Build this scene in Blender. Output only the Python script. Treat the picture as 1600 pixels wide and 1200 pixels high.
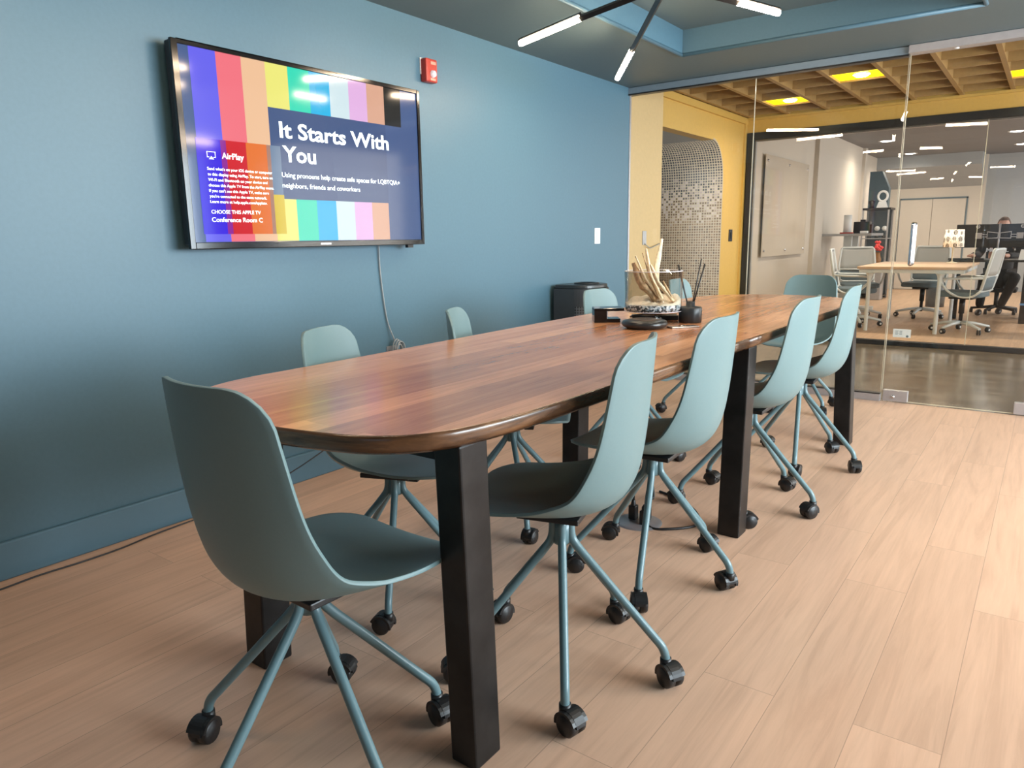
import bpy, bmesh, math, random
from mathutils import Vector, Matrix, Euler
random.seed(7)
PI = math.pi
for o in list(bpy.data.objects): bpy.data.objects.remove(o)
SC = bpy.context.scene
COL = SC.collection
# ------------------------------------------------------------------ camera
cam_d = bpy.data.cameras.new('camera'); cam = bpy.data.objects.new('camera', cam_d); COL.objects.link(cam)
Rm = Matrix(((0.8050216, -0.1047560, 0.5839233), (0.5930548, 0.1670577, -0.7876406), (-0.0150388, 0.9803662, 0.1966111)))
cam.matrix_world = Matrix.Translation((2.8603, 0.0, 1.15)) @ Rm.to_4x4()
cam_d.sensor_width = 36.0; cam_d.lens = 1131.55/1600*36.0; cam_d.clip_start = .05; cam_d.clip_end = 100
SC.camera = cam
# ------------------------------------------------------------------ world, exposure
w = bpy.data.worlds.new('world'); SC.world = w; w.use_nodes = True
w.node_tree.nodes['Background'].inputs[0].default_value = (.62, .78, 1, 1)
w.node_tree.nodes['Background'].inputs[1].default_value = .45
SC.view_settings.view_transform = 'Standard'; SC.view_settings.look = 'None'
EXP = 0.9
SC.view_settings.exposure = EXP; SC.view_settings.gamma = 1; SC.view_settings.use_curve_mapping = False
# ------------------------------------------------------------------ large area lights: daylight through the windows, ceiling panels of the far rooms
def area(name, loc, rot, sx, sy, power, col, spread=180):
    l = bpy.data.lights.new(name, 'AREA'); l.shape = 'RECTANGLE'; l.size = sx; l.size_y = sy; l.energy = power; l.color = col
    l.spread = math.radians(spread)
    o = bpy.data.objects.new(name, l); COL.objects.link(o); o.location = loc; o.rotation_euler = rot
    return o
R_ = math.radians
area('daylight_side', (6.15, 3.3, 1.5), (0, R_(90), 0), 1.5, 3.8, 275, (.80, .92, 1.0))
area('corridor_daylight', (5.3, 6.95, 1.5), (0, R_(90), 0), 1.8, 2.2, 38, (1.0, .92, .80))
area('office_daylight', (5.9, 13.0, 1.6), (0, R_(90), 0), 2.0, 6.0, 105, (1.0, .95, .88))

# ------------------------------------------------------------------ material helpers
def newmat(name):
    m = bpy.data.materials.new(name); m.use_nodes = True
    nt = m.node_tree; b = nt.nodes['Principled BSDF']
    return m, nt, b
def coord(nt, scale=(1, 1, 1), rot=(0, 0, 0), kind='Object', loc=(0, 0, 0)):
    tc = nt.nodes.new('ShaderNodeTexCoord'); mp = nt.nodes.new('ShaderNodeMapping')
    mp.inputs['Scale'].default_value = scale; mp.inputs['Rotation'].default_value = rot; mp.inputs['Location'].default_value = loc
    nt.links.new(tc.outputs[kind], mp.inputs['Vector']); return mp.outputs[0]
def noise(nt, vec, scale, detail=4, rough=.55, dist=0):
    n = nt.nodes.new('ShaderNodeTexNoise'); n.inputs['Scale'].default_value = scale; n.inputs['Detail'].default_value = detail
    n.inputs['Roughness'].default_value = rough; n.inputs['Distortion'].default_value = dist
    nt.links.new(vec, n.inputs['Vector']); return n.outputs['Fac']
def ramp(nt, fac, stops):
    r = nt.nodes.new('ShaderNodeValToRGB'); els = r.color_ramp.elements
    while len(els) < len(stops): els.new(.5)
    for e, (p, c) in zip(els, stops): e.position = p; e.color = (c[0], c[1], c[2], 1)
    nt.links.new(fac, r.inputs[0]); return r.outputs[0]
def mix(nt, a, b, fac, mode='MIX'):
    m = nt.nodes.new('ShaderNodeMix'); m.data_type = 'RGBA'; m.blend_type = mode
    for s, v in ((m.inputs[6], a), (m.inputs[7], b), (m.inputs[0], fac)):
        if isinstance(v, (int, float)): s.default_value = v
        elif isinstance(v, tuple): s.default_value = (*v[:3], 1)
        else: nt.links.new(v, s)
    return m.outputs[2]
def bump(nt, b, h, strength=.2, dist=.002):
    bm = nt.nodes.new('ShaderNodeBump'); bm.inputs['Strength'].default_value = strength; bm.inputs['Distance'].default_value = dist
    nt.links.new(h, bm.inputs['Height']); nt.links.new(bm.outputs[0], b.inputs['Normal'])
def pbr(name, col, rough=.5, metal=0, var=.06, nscale=30, bstr=.0, coat=0, spec=.5):
    m, nt, b = newmat(name)
    v = coord(nt); n = noise(nt, v, nscale)
    lo = tuple(c*(1-var) for c in col); hi = tuple(min(1, c*(1+var)) for c in col)
    nt.links.new(ramp(nt, n, [(.3, lo), (.7, hi)]), b.inputs['Base Color'])
    b.inputs['Roughness'].default_value = rough; b.inputs['Metallic'].default_value = metal
    b.inputs['Coat Weight'].default_value = coat; b.inputs['Specular IOR Level'].default_value = spec
    if bstr: bump(nt, b, n, bstr)
    return m
def emit(name, col, strength, gloss=False):
    m, nt, b = newmat(name)
    b.inputs['Base Color'].default_value = (.01, .01, .01, 1) if gloss else (*col, 1)
    b.inputs['Emission Color'].default_value = (*col, 1); b.inputs['Emission Strength'].default_value = strength
    b.inputs['Roughness'].default_value = .08 if gloss else .5; b.inputs['Specular IOR Level'].default_value = .3
    return m
def glass(name, tint=(.985, .988, .985), f0=1.5, rough=0.0):
    m = bpy.data.materials.new(name); m.use_nodes = True; nt = m.node_tree
    nt.nodes.remove(nt.nodes['Principled BSDF']); out = nt.nodes['Material Output']
    t = nt.nodes.new('ShaderNodeBsdfTransparent'); t.inputs[0].default_value = (*tint, 1)
    g = nt.nodes.new('ShaderNodeBsdfGlossy'); g.inputs['Roughness'].default_value = rough
    f = nt.nodes.new('ShaderNodeFresnel'); f.inputs[0].default_value = f0
    mx = nt.nodes.new('ShaderNodeMixShader')
    ge = nt.nodes.new('ShaderNodeNewGeometry'); su = nt.nodes.new('ShaderNodeMath'); su.operation = 'SUBTRACT'; su.inputs[0].default_value = 1
    nt.links.new(ge.outputs['Backfacing'], su.inputs[1]); mu = nt.nodes.new('ShaderNodeMath'); mu.operation = 'MULTIPLY'
    nt.links.new(f.outputs[0], mu.inputs[0]); nt.links.new(su.outputs[0], mu.inputs[1]); nt.links.new(mu.outputs[0], mx.inputs[0]); nt.links.new(t.outputs[0], mx.inputs[1]); nt.links.new(g.outputs[0], mx.inputs[2])
    nt.links.new(mx.outputs[0], out.inputs[0]); return m

M = {}
M['blue_wall'] = pbr('blue_wall_paint', (.078, .165, .225), .45, var=.03, nscale=60, bstr=.05)
M['blue_ceiling'] = pbr('blue_ceiling_paint', (.105, .15, .165), .5, var=.03, nscale=60)
M['baseboard'] = pbr('baseboard_paint', (.085, .175, .24), .3, var=.02)
M['white_wall'] = pbr('white_paint', (.60, .55, .48), .6, var=.02)
M['grey_wall'] = pbr('grey_paint', (.36, .38, .39), .6, var=.02)
M['office_ceiling'] = pbr('office_ceiling_paint', (.20, .20, .21), .6, var=.04)
M['yellow'] = pbr('yellow_paint', (.60, .37, .085), .5, var=.03)
M['beige'] = pbr('pale_yellow_paint', (.62, .45, .22), .5, var=.03)
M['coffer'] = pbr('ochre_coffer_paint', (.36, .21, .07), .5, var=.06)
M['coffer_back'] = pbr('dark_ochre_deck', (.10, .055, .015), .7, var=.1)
M['shell'] = pbr('sage_blue_plastic', (.16, .25, .26), .42, var=.02, nscale=200, bstr=.03)
M['tube'] = pbr('sage_blue_steel', (.13, .22, .245), .32, var=.02)
M['black_plastic'] = pbr('black_plastic', (.012, .012, .013), .4, var=.1)
M['black_steel'] = pbr('black_raw_steel', (.022, .021, .021), .38, .6, var=.45, nscale=9)
M['black_frame'] = pbr('black_frame', (.012, .013, .014), .35, var=.1)
M['alu'] = pbr('brushed_aluminium', (.50, .50, .53), .38, .7, var=.04)
M['track'] = pbr('grey_blue_track', (.20, .27, .33), .4, .3, var=.04)
M['chrome'] = pbr('polished_steel', (.6, .62, .66), .2, 1, var=.02)
M['white_plastic'] = pbr('white_plastic', (.75, .77, .78), .4, var=.02)
M['white_metal'] = pbr('white_metal', (.72, .78, .80), .35, var=.02)
M['grey_mesh'] = pbr('grey_mesh_fabric', (.45, .46, .45), .8, var=.1, nscale=300)
M['grey_fabric'] = pbr('blue_grey_seat_fabric', (.14, .19, .22), .8, var=.12, nscale=200)
M['red'] = pbr('red_plastic', (.42, .035, .02), .35, var=.05)
M['white_frost'] = pbr('clear_strobe_lens', (.8, .75, .8), .15, var=.15, nscale=120)
M['glass'] = glass('partition_glass')
M['vase_glass'] = glass('vase_sheet_glass', (.93, .945, .94), 1.75)
M['lightwood'] = pbr('light_wood_top', (.72, .52, .36), .4, var=.06, nscale=12)
M['black_cloth'] = pbr('black_cloth', (.012, .012, .014), .8, var=.2)
M['skin'] = pbr('skin', (.55, .30, .21), .5, var=.05)
M['hair'] = pbr('brown_hair', (.12, .06, .03), .6, var=.3, nscale=100)
M['blue_tape'] = pbr('blue_tape', (.12, .32, .65), .6)
M['led'] = emit('led_tube', (1, .76, .52), 62)
M['downlight'] = emit('downlight_lens', (1, .93, .8), 14)
M['sand'] = pbr('white_sand', (.85, .74, .60), .9, var=.12, nscale=150)
M['driftwood'] = pbr('driftwood_bark', (.50, .34, .20), .85, var=.45, nscale=60, bstr=.5)
M['pale_driftwood'] = pbr('pale_driftwood', (.80, .66, .46), .85, var=.2, nscale=80, bstr=.4)
M['cable_grey'] = pbr('grey_cable', (.30, .32, .33), .5)
M['pot_black'] = pbr('matt_black_glaze', (.02, .024, .028), .35, var=.1)
M['grey_steel'] = pbr('grey_steel', (.42, .43, .45), .35, .5)

def wood_floor(name, base, length=1.25, width=.185):
    m, nt, b = newmat(name)
    v = coord(nt, rot=(0, 0, R_(90)))
    br = nt.nodes.new('ShaderNodeTexBrick'); nt.links.new(v, br.inputs['Vector'])
    br.inputs['Scale'].default_value = 1; br.inputs['Brick Width'].default_value = length; br.inputs['Row Height'].default_value = width
    br.inputs['Mortar Size'].default_value = .0009; br.inputs['Mortar Smooth'].default_value = .1; br.offset = .37
    br.inputs['Color1'].default_value = (*[c*.93 for c in base], 1); br.inputs['Color2'].default_value = (*[c*1.05 for c in base], 1)
    br.inputs['Mortar'].default_value = (*[c*.6 for c in base], 1)
    # grain stretched along the boards, shifted from board to board
    v2 = coord(nt, scale=(9, .55, 1))
    add = nt.nodes.new('ShaderNodeVectorMath'); add.operation = 'MULTIPLY_ADD'
    nt.links.new(br.outputs['Color'], add.inputs[0]); add.inputs[1].default_value = (40, 40, 40); nt.links.new(v2, add.inputs[2])
    g = noise(nt, add.outputs[0], 1.6, 6, .6, 1.6)
    wv = noise(nt, add.outputs[0], 7, 3, .6, .4)
    c = mix(nt, br.outputs['Color'], ramp(nt, g, [(.36, (.70, .66, .64)), (.5, (.95, .95, .95)), (.62, (1.06, 1.06, 1.06))]), .42, 'MULTIPLY')
    c = mix(nt, c, ramp(nt, wv, [(.4, (.86, .84, .82)), (.6, (1, 1, 1))]), .35, 'MULTIPLY')
    nt.links.new(c, b.inputs['Base Color'])
    b.inputs['Roughness'].default_value = .40; b.inputs['Specular IOR Level'].default_value = .4
    bump(nt, b, br.outputs['Fac'], -.15, .001)
    return m
M['floor'] = wood_floor('pale_wood_planks', (.70, .45, .315))
M['office_floor'] = wood_floor('office_wood_planks', (.62, .42, .27))

def walnut():
    m, nt, b = newmat('walnut_boards')
    v = coord(nt, rot=(0, 0, R_(90)), loc=(0, .03, 0))
    br = nt.nodes.new('ShaderNodeTexBrick'); nt.links.new(v, br.inputs['Vector'])
    br.inputs['Scale'].default_value = 1; br.inputs['Brick Width'].default_value = 1.15; br.inputs['Row Height'].default_value = .092
    br.inputs['Mortar Size'].default_value = .0006; br.inputs['Mortar Smooth'].default_value = 0; br.offset = .41; br.squash = 1
    br.inputs['Color1'].default_value = (0, 0, 0, 1); br.inputs['Color2'].default_value = (1, 1, 1, 1); br.inputs['Mortar'].default_value = (.3, .3, .3, 1)
    tone = ramp(nt, br.outputs['Color'], [(0, (.46, .20, .095)), (.35, (.60, .27, .13)), (.7, (.70, .33, .165)), (1, (.80, .41, .21))])
    v2 = coord(nt, scale=(11, .8, 1))
    add = nt.nodes.new('ShaderNodeVectorMath'); add.operation = 'MULTIPLY_ADD'
    nt.links.new(br.outputs['Color'], add.inputs[0]); add.inputs[1].default_value = (23, 31, 0); nt.links.new(v2, add.inputs[2])
    g = noise(nt, add.outputs[0], 1.5, 7, .62, 1.9)
    fine = noise(nt, add.outputs[0], 14, 3, .6, .3)
    c = mix(nt, tone, ramp(nt, g, [(.30, (.70, .67, .66)), (.46, (.91, .90, .90)), (.60, (1.05, 1.05, 1.04)), (.72, (1.2, 1.22, 1.2))]), .85, 'MULTIPLY')
    c = mix(nt, c, ramp(nt, fine, [(.35, (.82, .8, .78)), (.6, (1.03, 1.03, 1.03))]), .5, 'MULTIPLY')
    # pale sapwood streaks along some board edges
    v3 = coord(nt, scale=(9.5, .16, 1), loc=(.3, 0, 0)); s = noise(nt, v3, 1.15, 3, .5, .25)
    c = mix(nt, c, (.62, .31, .13), ramp(nt, s, [(.60, (0, 0, 0)), (.66, (.75, .75, .75)), (.72, (.1, .1, .1))]))
    nt.links.new(c, b.inputs['Base Color'])
    b.inputs['Roughness'].default_value = .22; b.inputs['Coat Weight'].default_value = .15; b.inputs['Coat Roughness'].default_value = .12
    bump(nt, b, fine, .04, .001)
    return m
M['walnut'] = walnut()
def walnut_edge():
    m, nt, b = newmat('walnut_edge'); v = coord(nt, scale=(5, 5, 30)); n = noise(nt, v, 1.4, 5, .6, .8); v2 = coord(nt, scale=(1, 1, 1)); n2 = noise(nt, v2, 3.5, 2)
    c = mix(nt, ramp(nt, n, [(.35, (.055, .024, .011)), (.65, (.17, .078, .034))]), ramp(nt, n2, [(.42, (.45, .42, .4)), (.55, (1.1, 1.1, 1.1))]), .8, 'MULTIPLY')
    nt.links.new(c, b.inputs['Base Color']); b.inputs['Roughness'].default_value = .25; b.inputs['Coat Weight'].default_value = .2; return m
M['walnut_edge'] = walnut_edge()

def concrete():
    m, nt, b = newmat('polished_concrete')
    v = coord(nt, scale=(1, 2.2, 1)); n = noise(nt, v, 2.4, 8, .68, .6); n2 = noise(nt, v, 22, 4)
    c = ramp(nt, n, [(.3, (.10, .075, .05)), (.5, (.19, .15, .105)), (.68, (.30, .25, .19))])
    c = mix(nt, c, ramp(nt, n2, [(.3, (.8, .8, .8)), (.7, (1.1, 1.1, 1.1))]), .6, 'MULTIPLY')
    nt.links.new(c, b.inputs['Base Color']); b.inputs['Roughness'].default_value = .17; b.inputs['Coat Weight'].default_value = .5
    b.inputs['Coat Roughness'].default_value = .12
    return m
M['concrete'] = concrete()

def mosaic():
    m, nt, b = newmat('mosaic_tile')
    v = coord(nt, kind='UV')
    br = nt.nodes.new('ShaderNodeTexBrick'); nt.links.new(v, br.inputs['Vector'])
    br.inputs['Scale'].default_value = 1; br.inputs['Brick Width'].default_value = .028; br.inputs['Row Height'].default_value = .028
    br.inputs['Mortar Size'].default_value = .0042; br.inputs['Mortar Smooth'].default_value = .05; br.offset = 0; br.squash = 1
    br.inputs['Color1'].default_value = (0, 0, 0, 1); br.inputs['Color2'].default_value = (1, 1, 1, 1)
    br.inputs['Mortar'].default_value = (0, 0, 0, 1)
    sx = nt.nodes.new('ShaderNodeSeparateXYZ'); nt.links.new(v, sx.inputs[0])
    # tile mix: dark blend up high, mixed band, sand blend below (the tiles' own colours)
    low = ramp(nt, br.outputs['Color'], [(0, (.14, .085, .05)), (.5, (.24, .15, .09)), (.85, (.33, .22, .14)), (1, (.07, .045, .03))])
    mid = ramp(nt, br.outputs['Color'], [(0, (.03, .028, .035)), (.4, (.09, .075, .08)), (.52, (.45, .36, .35)), (1, (.55, .45, .42))])
    top = ramp(nt, br.outputs['Color'], [(0, (.035, .033, .042)), (.6, (.075, .068, .075)), (1, (.13, .11, .11))])
    def step(a, bb):
        mr = nt.nodes.new('ShaderNodeMapRange'); mr.inputs['From Min'].default_value = a; mr.inputs['From Max'].default_value = bb
        ad = nt.nodes.new('ShaderNodeMath'); ad.operation = 'MULTIPLY_ADD'; ad.inputs[1].default_value = .35
        sc = nt.nodes.new('ShaderNodeSeparateXYZ'); nt.links.new(br.outputs['Color'], sc.inputs[0])
        nt.links.new(sc.outputs[0], ad.inputs[0]); nt.links.new(sx.outputs[1], ad.inputs[2])
        nt.links.new(ad.outputs[0], mr.inputs[0]); return mr.outputs[0]
    c = mix(nt, low, mid, step(1.56, 1.64)); c = mix(nt, c, top, step(1.91, 1.97))
    c = mix(nt, c, (.50, .42, .31), br.outputs['Fac'])
    nt.links.new(c, b.inputs['Base Color']); b.inputs['Roughness'].default_value = .4; b.inputs['Specular IOR Level'].default_value = .3
    bump(nt, b, br.outputs['Fac'], -.3, .002)
    return m
M['mosaic'] = mosaic()

def perforated():
    m, nt, b = newmat('perforated_grille')
    v = coord(nt, kind='UV')
    br = nt.nodes.new('ShaderNodeTexBrick'); nt.links.new(v, br.inputs['Vector'])
    br.inputs['Scale'].default_value = 1; br.inputs['Brick Width'].default_value = .019; br.inputs['Row Height'].default_value = .019
    br.inputs['Mortar Size'].default_value = .0042; br.inputs['Mortar Smooth'].default_value = .3; br.offset = 0
    nt.links.new(mix(nt, (.008, .008, .010), (.075, .085, .10), br.outputs['Fac']), b.inputs['Base Color'])
    b.inputs['Roughness'].default_value = .5
    return m
M['grille'] = perforated()
def pebble():
    m, nt, b = newmat('black_and_white_pebbles')
    v = coord(nt); vo = nt.nodes.new('ShaderNodeTexVoronoi'); vo.inputs['Scale'].default_value = 125; nt.links.new(v, vo.inputs['Vector'])
    sx = nt.nodes.new('ShaderNodeSeparateColor'); nt.links.new(vo.outputs['Color'], sx.inputs[0])
    nt.links.new(ramp(nt, sx.outputs[0], [(.3, (.03, .04, .05)), (.36, (.75, .74, .75)), (.8, (.85, .80, .82)), (.9, (.3, .35, .4))]), b.inputs['Base Color'])
    b.inputs['Roughness'].default_value = .4; bump(nt, b, vo.outputs['Distance'], -.6, .003)
    return m
M['pebble'] = pebble()
def damask():
    m, nt, b = newmat('damask_cloth')
    v = coord(nt, kind='UV'); w1 = nt.nodes.new('ShaderNodeTexWave'); w1.inputs['Scale'].default_value = 3.2; w1.inputs['Distortion'].default_value = 5
    w1.inputs['Detail'].default_value = 2; w1.inputs['Detail Scale'].default_value = 2
    nt.links.new(v, w1.inputs['Vector'])
    vo = nt.nodes.new('ShaderNodeTexVoronoi'); vo.inputs['Scale'].default_value = 2.3; nt.links.new(v, vo.inputs['Vector']); vo.inputs['Randomness'].default_value = .3
    a = ramp(nt, w1.outputs['Fac'], [(.38, (0, 0, 0)), (.44, (1, 1, 1))]); c = ramp(nt, vo.outputs['Distance'], [(.36, (0, 0, 0)), (.40, (1, 1, 1))])
    k = mix(nt, a, c, 1.0, 'ADD')
    nt.links.new(mix(nt, k, (.82, .78, .70), 1.0, 'MULTIPLY'), b.inputs['Base Color']); b.inputs['Roughness'].default_value = .8
    return m
M['damask'] = damask()

# ------------------------------------------------------------------ mesh helpers
class MB:
    def __init__(s): s.v = []; s.f = []; s.mi = []; s.sm = []; s.uv = {}
    def add(s, vs, fs, mi=0, smooth=False):
        o = len(s.v); s.v += [tuple(v) for v in vs]
        for f in fs: s.f.append(tuple(i+o for i in f)); s.mi.append(mi); s.sm.append(smooth)
    def box(s, x0, x1, y0, y1, z0, z1, mi=0):
        vs = [(x, y, z) for z in (z0, z1) for y in (y0, y1) for x in (x0, x1)]
        s.add(vs, [(0, 2, 3, 1), (4, 5, 7, 6), (0, 1, 5, 4), (2, 6, 7, 3), (0, 4, 6, 2), (1, 3, 7, 5)], mi)
    def cbox(s, c, d, rot=None, mi=0):
        q = rot.to_matrix() if isinstance(rot, Euler) else (rot or Matrix.Identity(3))
        vs = [Vector(c) + q @ Vector((x*d[0]/2, y*d[1]/2, z*d[2]/2)) for z in (-1, 1) for y in (-1, 1) for x in (-1, 1)]
        s.add(vs, [(0, 2, 3, 1), (4, 5, 7, 6), (0, 1, 5, 4), (2, 6, 7, 3), (0, 4, 6, 2), (1, 3, 7, 5)], mi)
    def prism(s, bot, top, mi=0):        # two equal-length loops
        n = len(bot); s.add(list(bot)+list(top), [tuple(range(n))[::-1], tuple(range(n, 2*n))] + [(i, (i+1) % n, n+(i+1) % n, n+i) for i in range(n)], mi)
    def tube(s, pts, r, n=12, mi=0, closed=False, smooth=True, flat=1.0):
        pts = [Vector(p) for p in pts]; L = len(pts); rr = r if isinstance(r, (list, tuple)) else [r]*L
        ref = Vector((0, 0, 1)); vs = []; prev = None
        for i, p in enumerate(pts):
            if closed: t = pts[(i+1) % L]-pts[i-1]
            else: t = (pts[min(i+1, L-1)]-pts[max(i-1, 0)])
            t.normalize()
            if prev is None:
                a = t.orthogonal() if abs(t.z) > .95 else t.cross(ref)
            else:
                a = prev - t*prev.dot(t)
                if a.length < 1e-5: a = t.orthogonal()
            a.normalize(); b = t.cross(a); prev = a.copy()
            for k in range(n):
                th = 2*PI*k/n; vs.append(p + a*math.cos(th)*rr[i] + b*math.sin(th)*rr[i]*flat)
        fs = []
        for i in range(L if closed else L-1):
            j = (i+1) % L
            for k in range(n): fs.append((i*n+k, i*n+(k+1) % n, j*n+(k+1) % n, j*n+k))
        s.add(vs, fs, mi, smooth)
        if not closed:
            s.add([vs[k] for k in range(n)], [tuple(range(n))[::-1]], mi); s.add([vs[(L-1)*n+k] for k in range(n)], [tuple(range(n))], mi)
    def lathe(s, prof, c=(0, 0, 0), n=32, mi=0, smooth=True, axis='z', sx=1, sy=1):
        vs = []
        for r, z in prof:
            for k in range(n):
                th = 2*PI*k/n; x, y = r*math.cos(th)*sx, r*math.sin(th)*sy
                if axis == 'z': p = (c[0]+x, c[1]+y, c[2]+z)
                elif axis == 'x': p = (c[0]+z, c[1]+x, c[2]+y)
                else: p = (c[0]+x, c[1]+z, c[2]+y)
                vs.append(p)
        fs = []
        for i in range(len(prof)-1):
            for k in range(n):
                a, b_, c_, d = i*n+k, i*n+(k+1) % n, (i+1)*n+(k+1) % n, (i+1)*n+k
                fs.append((a, b_, c_, d) if axis != 'y' else (d, c_, b_, a))
        s.add(vs, fs, mi, smooth)
    def obj(s, name, mats, parent=None, loc=(0, 0, 0), bevel=0, seg=2, weld=True, kind=None):
        me = bpy.data.meshes.new(name); me.from_pydata(s.v, [], s.f)
        for m in (mats if isinstance(mats, (list, tuple)) else [mats]): me.materials.append(m)
        for p, mi, sm in zip(me.polygons, s.mi, s.sm): p.material_index = mi; p.use_smooth = sm
        bm = bmesh.new(); bm.from_mesh(me)
        if weld: bmesh.ops.remove_doubles(bm, verts=bm.verts, dist=1e-5)
        bmesh.ops.recalc_face_normals(bm, faces=bm.faces)
        bm.to_mesh(me); bm.free()
        o = bpy.data.objects.new(name, me); COL.objects.link(o); o.location = loc
        if parent: o.parent = parent
        if bevel:
            b = o.modifiers.new('bevel', 'BEVEL'); b.width = bevel; b.segments = seg; b.limit_method = 'ANGLE'; b.angle_limit = R_(40)
        if kind: o['kind'] = kind
        return o
def thing(name, label, cat, loc=(0, 0, 0), rz=0, group=None):
    o = bpy.data.objects.new(name, None); COL.objects.link(o); o.location = loc; o.rotation_euler = (0, 0, rz); o.empty_display_size = .1
    o['label'] = label; o['category'] = cat
    if group: o['group'] = group
    return o
def tag(o, label, cat, group=None):
    o['label'] = label; o['category'] = cat
    if group: o['group'] = group
    return o
def kids(o): return [c for c in bpy.data.objects if c.parent == o]
def tree_copy(o, parent=None):
    c = o.copy(); COL.objects.link(c)
    if parent: c.parent = parent
    for k in kids(o): tree_copy(k, c)
    return c
def bez(pts, n=8):      # Catmull-Rom through points
    P = [Vector(p) for p in pts]; P = [2*P[0]-P[1]] + P + [2*P[-1]-P[-2]]; out = []
    for i in range(1, len(P)-2):
        for k in range(n):
            t = k/n; a, b, c, d = P[i-1], P[i], P[i+1], P[i+2]
            out.append(.5*((2*b)+(c-a)*t+(2*a-5*b+4*c-d)*t*t+(3*b-a-3*c+d)*t**3))
    out.append(P[-2]); return out
def text(name, s, size, mat, parent, org, right, up, width=None, bold=0.0, align='LEFT', depth=.0004):
    """one line of lettering as a mesh; org = baseline start"""
    cu = bpy.data.curves.new(name, 'FONT'); cu.body = s; cu.size = size; cu.offset = bold*size; cu.extrude = depth; cu.resolution_u = 3
    t = bpy.data.objects.new(name, cu); COL.objects.link(t); bpy.context.view_layer.update()
    me = bpy.data.meshes.new_from_object(t.evaluated_get(bpy.context.evaluated_depsgraph_get()))
    bpy.data.objects.remove(t)
    xs = [v.co.x for v in me.vertices]; x0, x1 = min(xs), max(xs); k = (width/(x1-x0)) if width else 1
    r, u = Vector(right), Vector(up); nrm = r.cross(u)
    for v in me.vertices: v.co = Vector(org) + r*(v.co.x-x0)*k + u*v.co.y + nrm*v.co.z
    me.materials.clear(); me.materials.append(mat)
    o = bpy.data.objects.new(name, me); COL.objects.link(o); o.parent = parent
    return o

# ================================================================== the meeting room shell
H = 2.312
def st(mb, name, mats, **k): return mb.obj(name, mats, kind='structure', **k)
mb = MB(); mb.box(-.15, 6.2, -3.6, 5.50, -.12, 0); st(mb, 'floor', M['floor'])
mb = MB(); mb.box(-.15, 0, -3.6, 5.52, 0, 2.75); st(mb, 'wall_left', M['blue_wall'])
mb = MB(); mb.box(0.0, .018, -3.5, 5.46, .0, .138); st(mb, 'baseboard_left', M['baseboard'], bevel=.007)
mb = MB()                                                   # rear wall with a window opening
mb.box(0, 1.9, -3.6, -3.5, 0, 2.75); mb.box(4.5, 6.2, -3.6, -3.5, 0, 2.75); mb.box(1.9, 4.5, -3.6, -3.5, 0, .95); mb.box(1.9, 4.5, -3.6, -3.5, 2.25, 2.75)
st(mb, 'wall_rear', M['white_wall'])
mb = MB()                                                   # right wall with the wide window
mb.box(5.7, 5.8, -3.5, 1.4, 0, 2.75); mb.box(5.7, 5.8, 5.2, 5.52, 0, 2.75); mb.box(5.7, 5.8, 1.4, 5.2, 0, .75); mb.box(5.7, 5.8, 1.4, 5.2, 2.25, 2.75)
st(mb, 'wall_right', M['white_wall'])
mb = MB()
for y0, y1 in ((1.4, 1.46), (2.64, 2.70), (3.90, 3.96), (5.14, 5.2)): mb.box(5.71, 5.77, y0, y1, .75, 2.25)
for z0, z1 in ((.75, .81), (2.19, 2.25)): mb.box(5.71, 5.77, 1.4, 5.2, z0, z1)
wf = st(mb, 'window_1', M['white_metal'])
mb = MB(); mb.box(5.735, 5.745, 1.46, 5.14, .81, 2.19); o = mb.obj('pane', M['glass'], wf)
mb = MB()
for x0, x1 in ((1.9, 1.96), (3.17, 3.23), (4.44, 4.5)): mb.box(x0, x1, -3.57, -3.52, .95, 2.25)
for z0, z1 in ((.95, 1.0), (2.2, 2.25)): mb.box(1.9, 4.5, -3.57, -3.52, z0, z1)
wf = st(mb, 'window_2', M['white_metal'])
mb = MB(); mb.box(1.96, 4.44, -3.55, -3.54, 1.0, 2.2); o = mb.obj('pane', M['glass'], wf)
# tray ceiling: lower border ring, raised panel, coved sides
X0, X1, Y0, Y1 = .755, 2.44, -.6, 4.77; HT = 2.467
mb = MB()
mb.box(-.15, X0, -3.6, 5.60, H, 2.75); mb.box(X1, 6.2, -3.6, 5.60, H, 2.75); mb.box(X0, X1, Y1, 5.60, H, 2.75); mb.box(X0, X1, -3.6, Y0, H, 2.75)
mb.box(X0, X1, Y0, Y1, HT, 2.75)
st(mb, 'ceiling', M['blue_ceiling'])
mb = MB()                                                   # thin bullnose lip round the tray
r = .012
for (a, b) in (((X0, Y0), (X0, Y1)), ((X0, Y1), (X1, Y1)), ((X1, Y1), (X1, Y0)), ((X1, Y0), (X0, Y0))):
    mb.tube([(a[0], a[1], H+r*.2), (b[0], b[1], H+r*.2)], r, 10)
st(mb, 'trim_1', M['blue_wall'])
mb = MB(); mb.box(X0, X0+.004, Y0, Y1, H, HT); mb.box(X0, X1, Y1-.004, Y1, H, HT); mb.box(X1-.004, X1, Y0, Y1, H, HT)
st(mb, 'trim_2', M['blue_wall'])

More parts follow.
